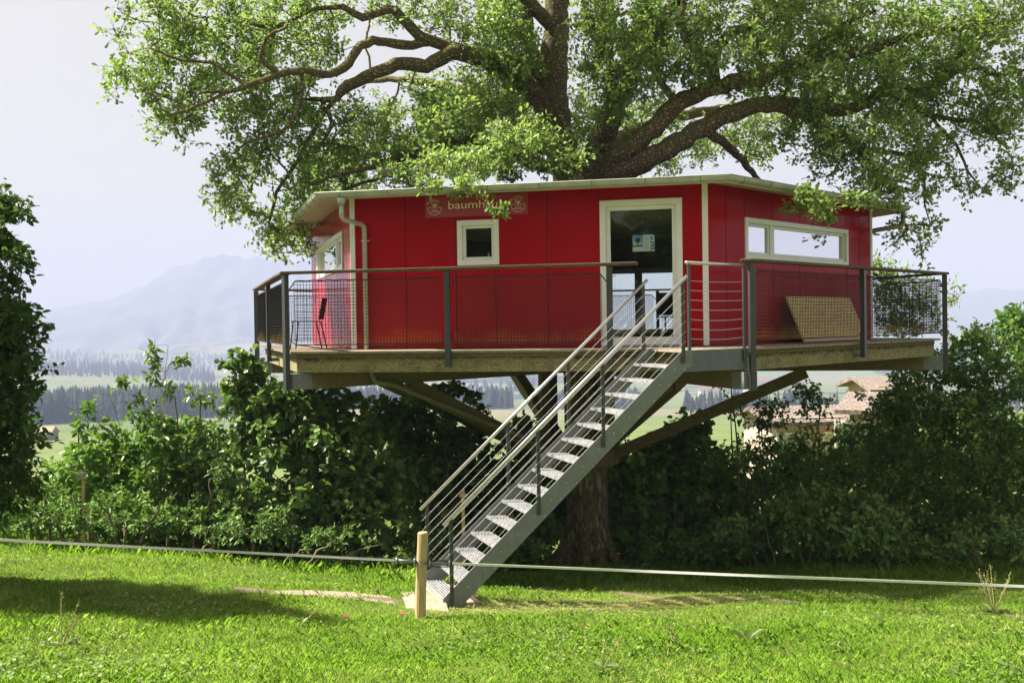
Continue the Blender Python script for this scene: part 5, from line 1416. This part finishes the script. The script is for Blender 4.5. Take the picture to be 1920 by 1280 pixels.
# trees behind the viewer, mirrored in the window and the glass door
def tree_belt(seed):
    r = np.random.default_rng(seed); C = []
    for k in range(16):
        X = -21 + 2.5 * k + r.uniform(-.6, .6); d = -15.5 - 2.5 * (k % 2) + r.uniform(-.6, .6); g = on_ground(X, d); h = r.uniform(6.0, 7.6)
        n = 85; p = rnd_unit(n, r) * (r.uniform(.1, 1, (n, 1)) ** .4) * np.array([2.1, 2.1, h * .5])
        C.append(g + V(0, 0, h * .52) + p)
    v, f, t, o, p = sprays(np.concatenate(C), r, 5, 4, .9, .52, .32, 'oval', .5, .5)
    tag(np_mesh('tree_belt', v, f, M['darkleaf'], tint=t, kind='stuff'), 'belt of leafy trees behind the viewer, mirrored in the door glass', 'wood')
tree_belt(71)

M['deadleaf'] = mat_leaf('dead_leaf', (0.12, 0.05, 0.025), (0.18, 0.075, 0.035), (0.24, 0.12, 0.06), .15, .7)
for px, py, lb in ((645, 1166, 'curled reddish dead leaf on the lawn left of the post'), (752, 1160, 'small reddish dead leaf on the lawn close to the post')):
    b = gpix(px, py); q = thing('dead_leaf', b, lb, 'leaf')
    for k in range(2):
        ax = np.array([[math.cos(k * 2.2), math.sin(k * 2.2), .3]])
        v, f = leaf_mesh(np.array([b + V(0, 0, .04)]), ax, np.array([[.2, -.3, 1.0]]), np.array([.07]), np.array([.05]), .5, 'oval')
        np_mesh('blade', v, f, M['deadleaf'], q, [.5, .7])
# ------------------------------------------------------------------ the hazy air over the valley
_vm = bpy.data.materials.new('valley_haze'); _vm.use_nodes = True
_t = _vm.node_tree
for _n in list(_t.nodes):
    if _n.type != 'OUTPUT_MATERIAL':
        _t.nodes.remove(_n)
_pv = _t.nodes.new('ShaderNodeVolumePrincipled')
_pv.inputs['Color'].default_value = (0.190, 0.219, 0.362, 1)
_pv.inputs['Absorption Color'].default_value = (0.4225, 0.4225, 0.4225, 1)
_pv.inputs['Density'].default_value = 6.6e-4
_pv.inputs['Anisotropy'].default_value = 0.0
_t.links.new(_pv.outputs[0], _t.nodes['Material Output'].inputs['Volume'])
_lo, _hi = -150.0, 430.0
_hz = MB().frame_box(V(CAM[0], CAM[1], 0), RT, FW, UP, (-9000, 9000), (-400, 8600), (_lo, _hi))
_hz.build('haze', _vm, None, kind='stuff')
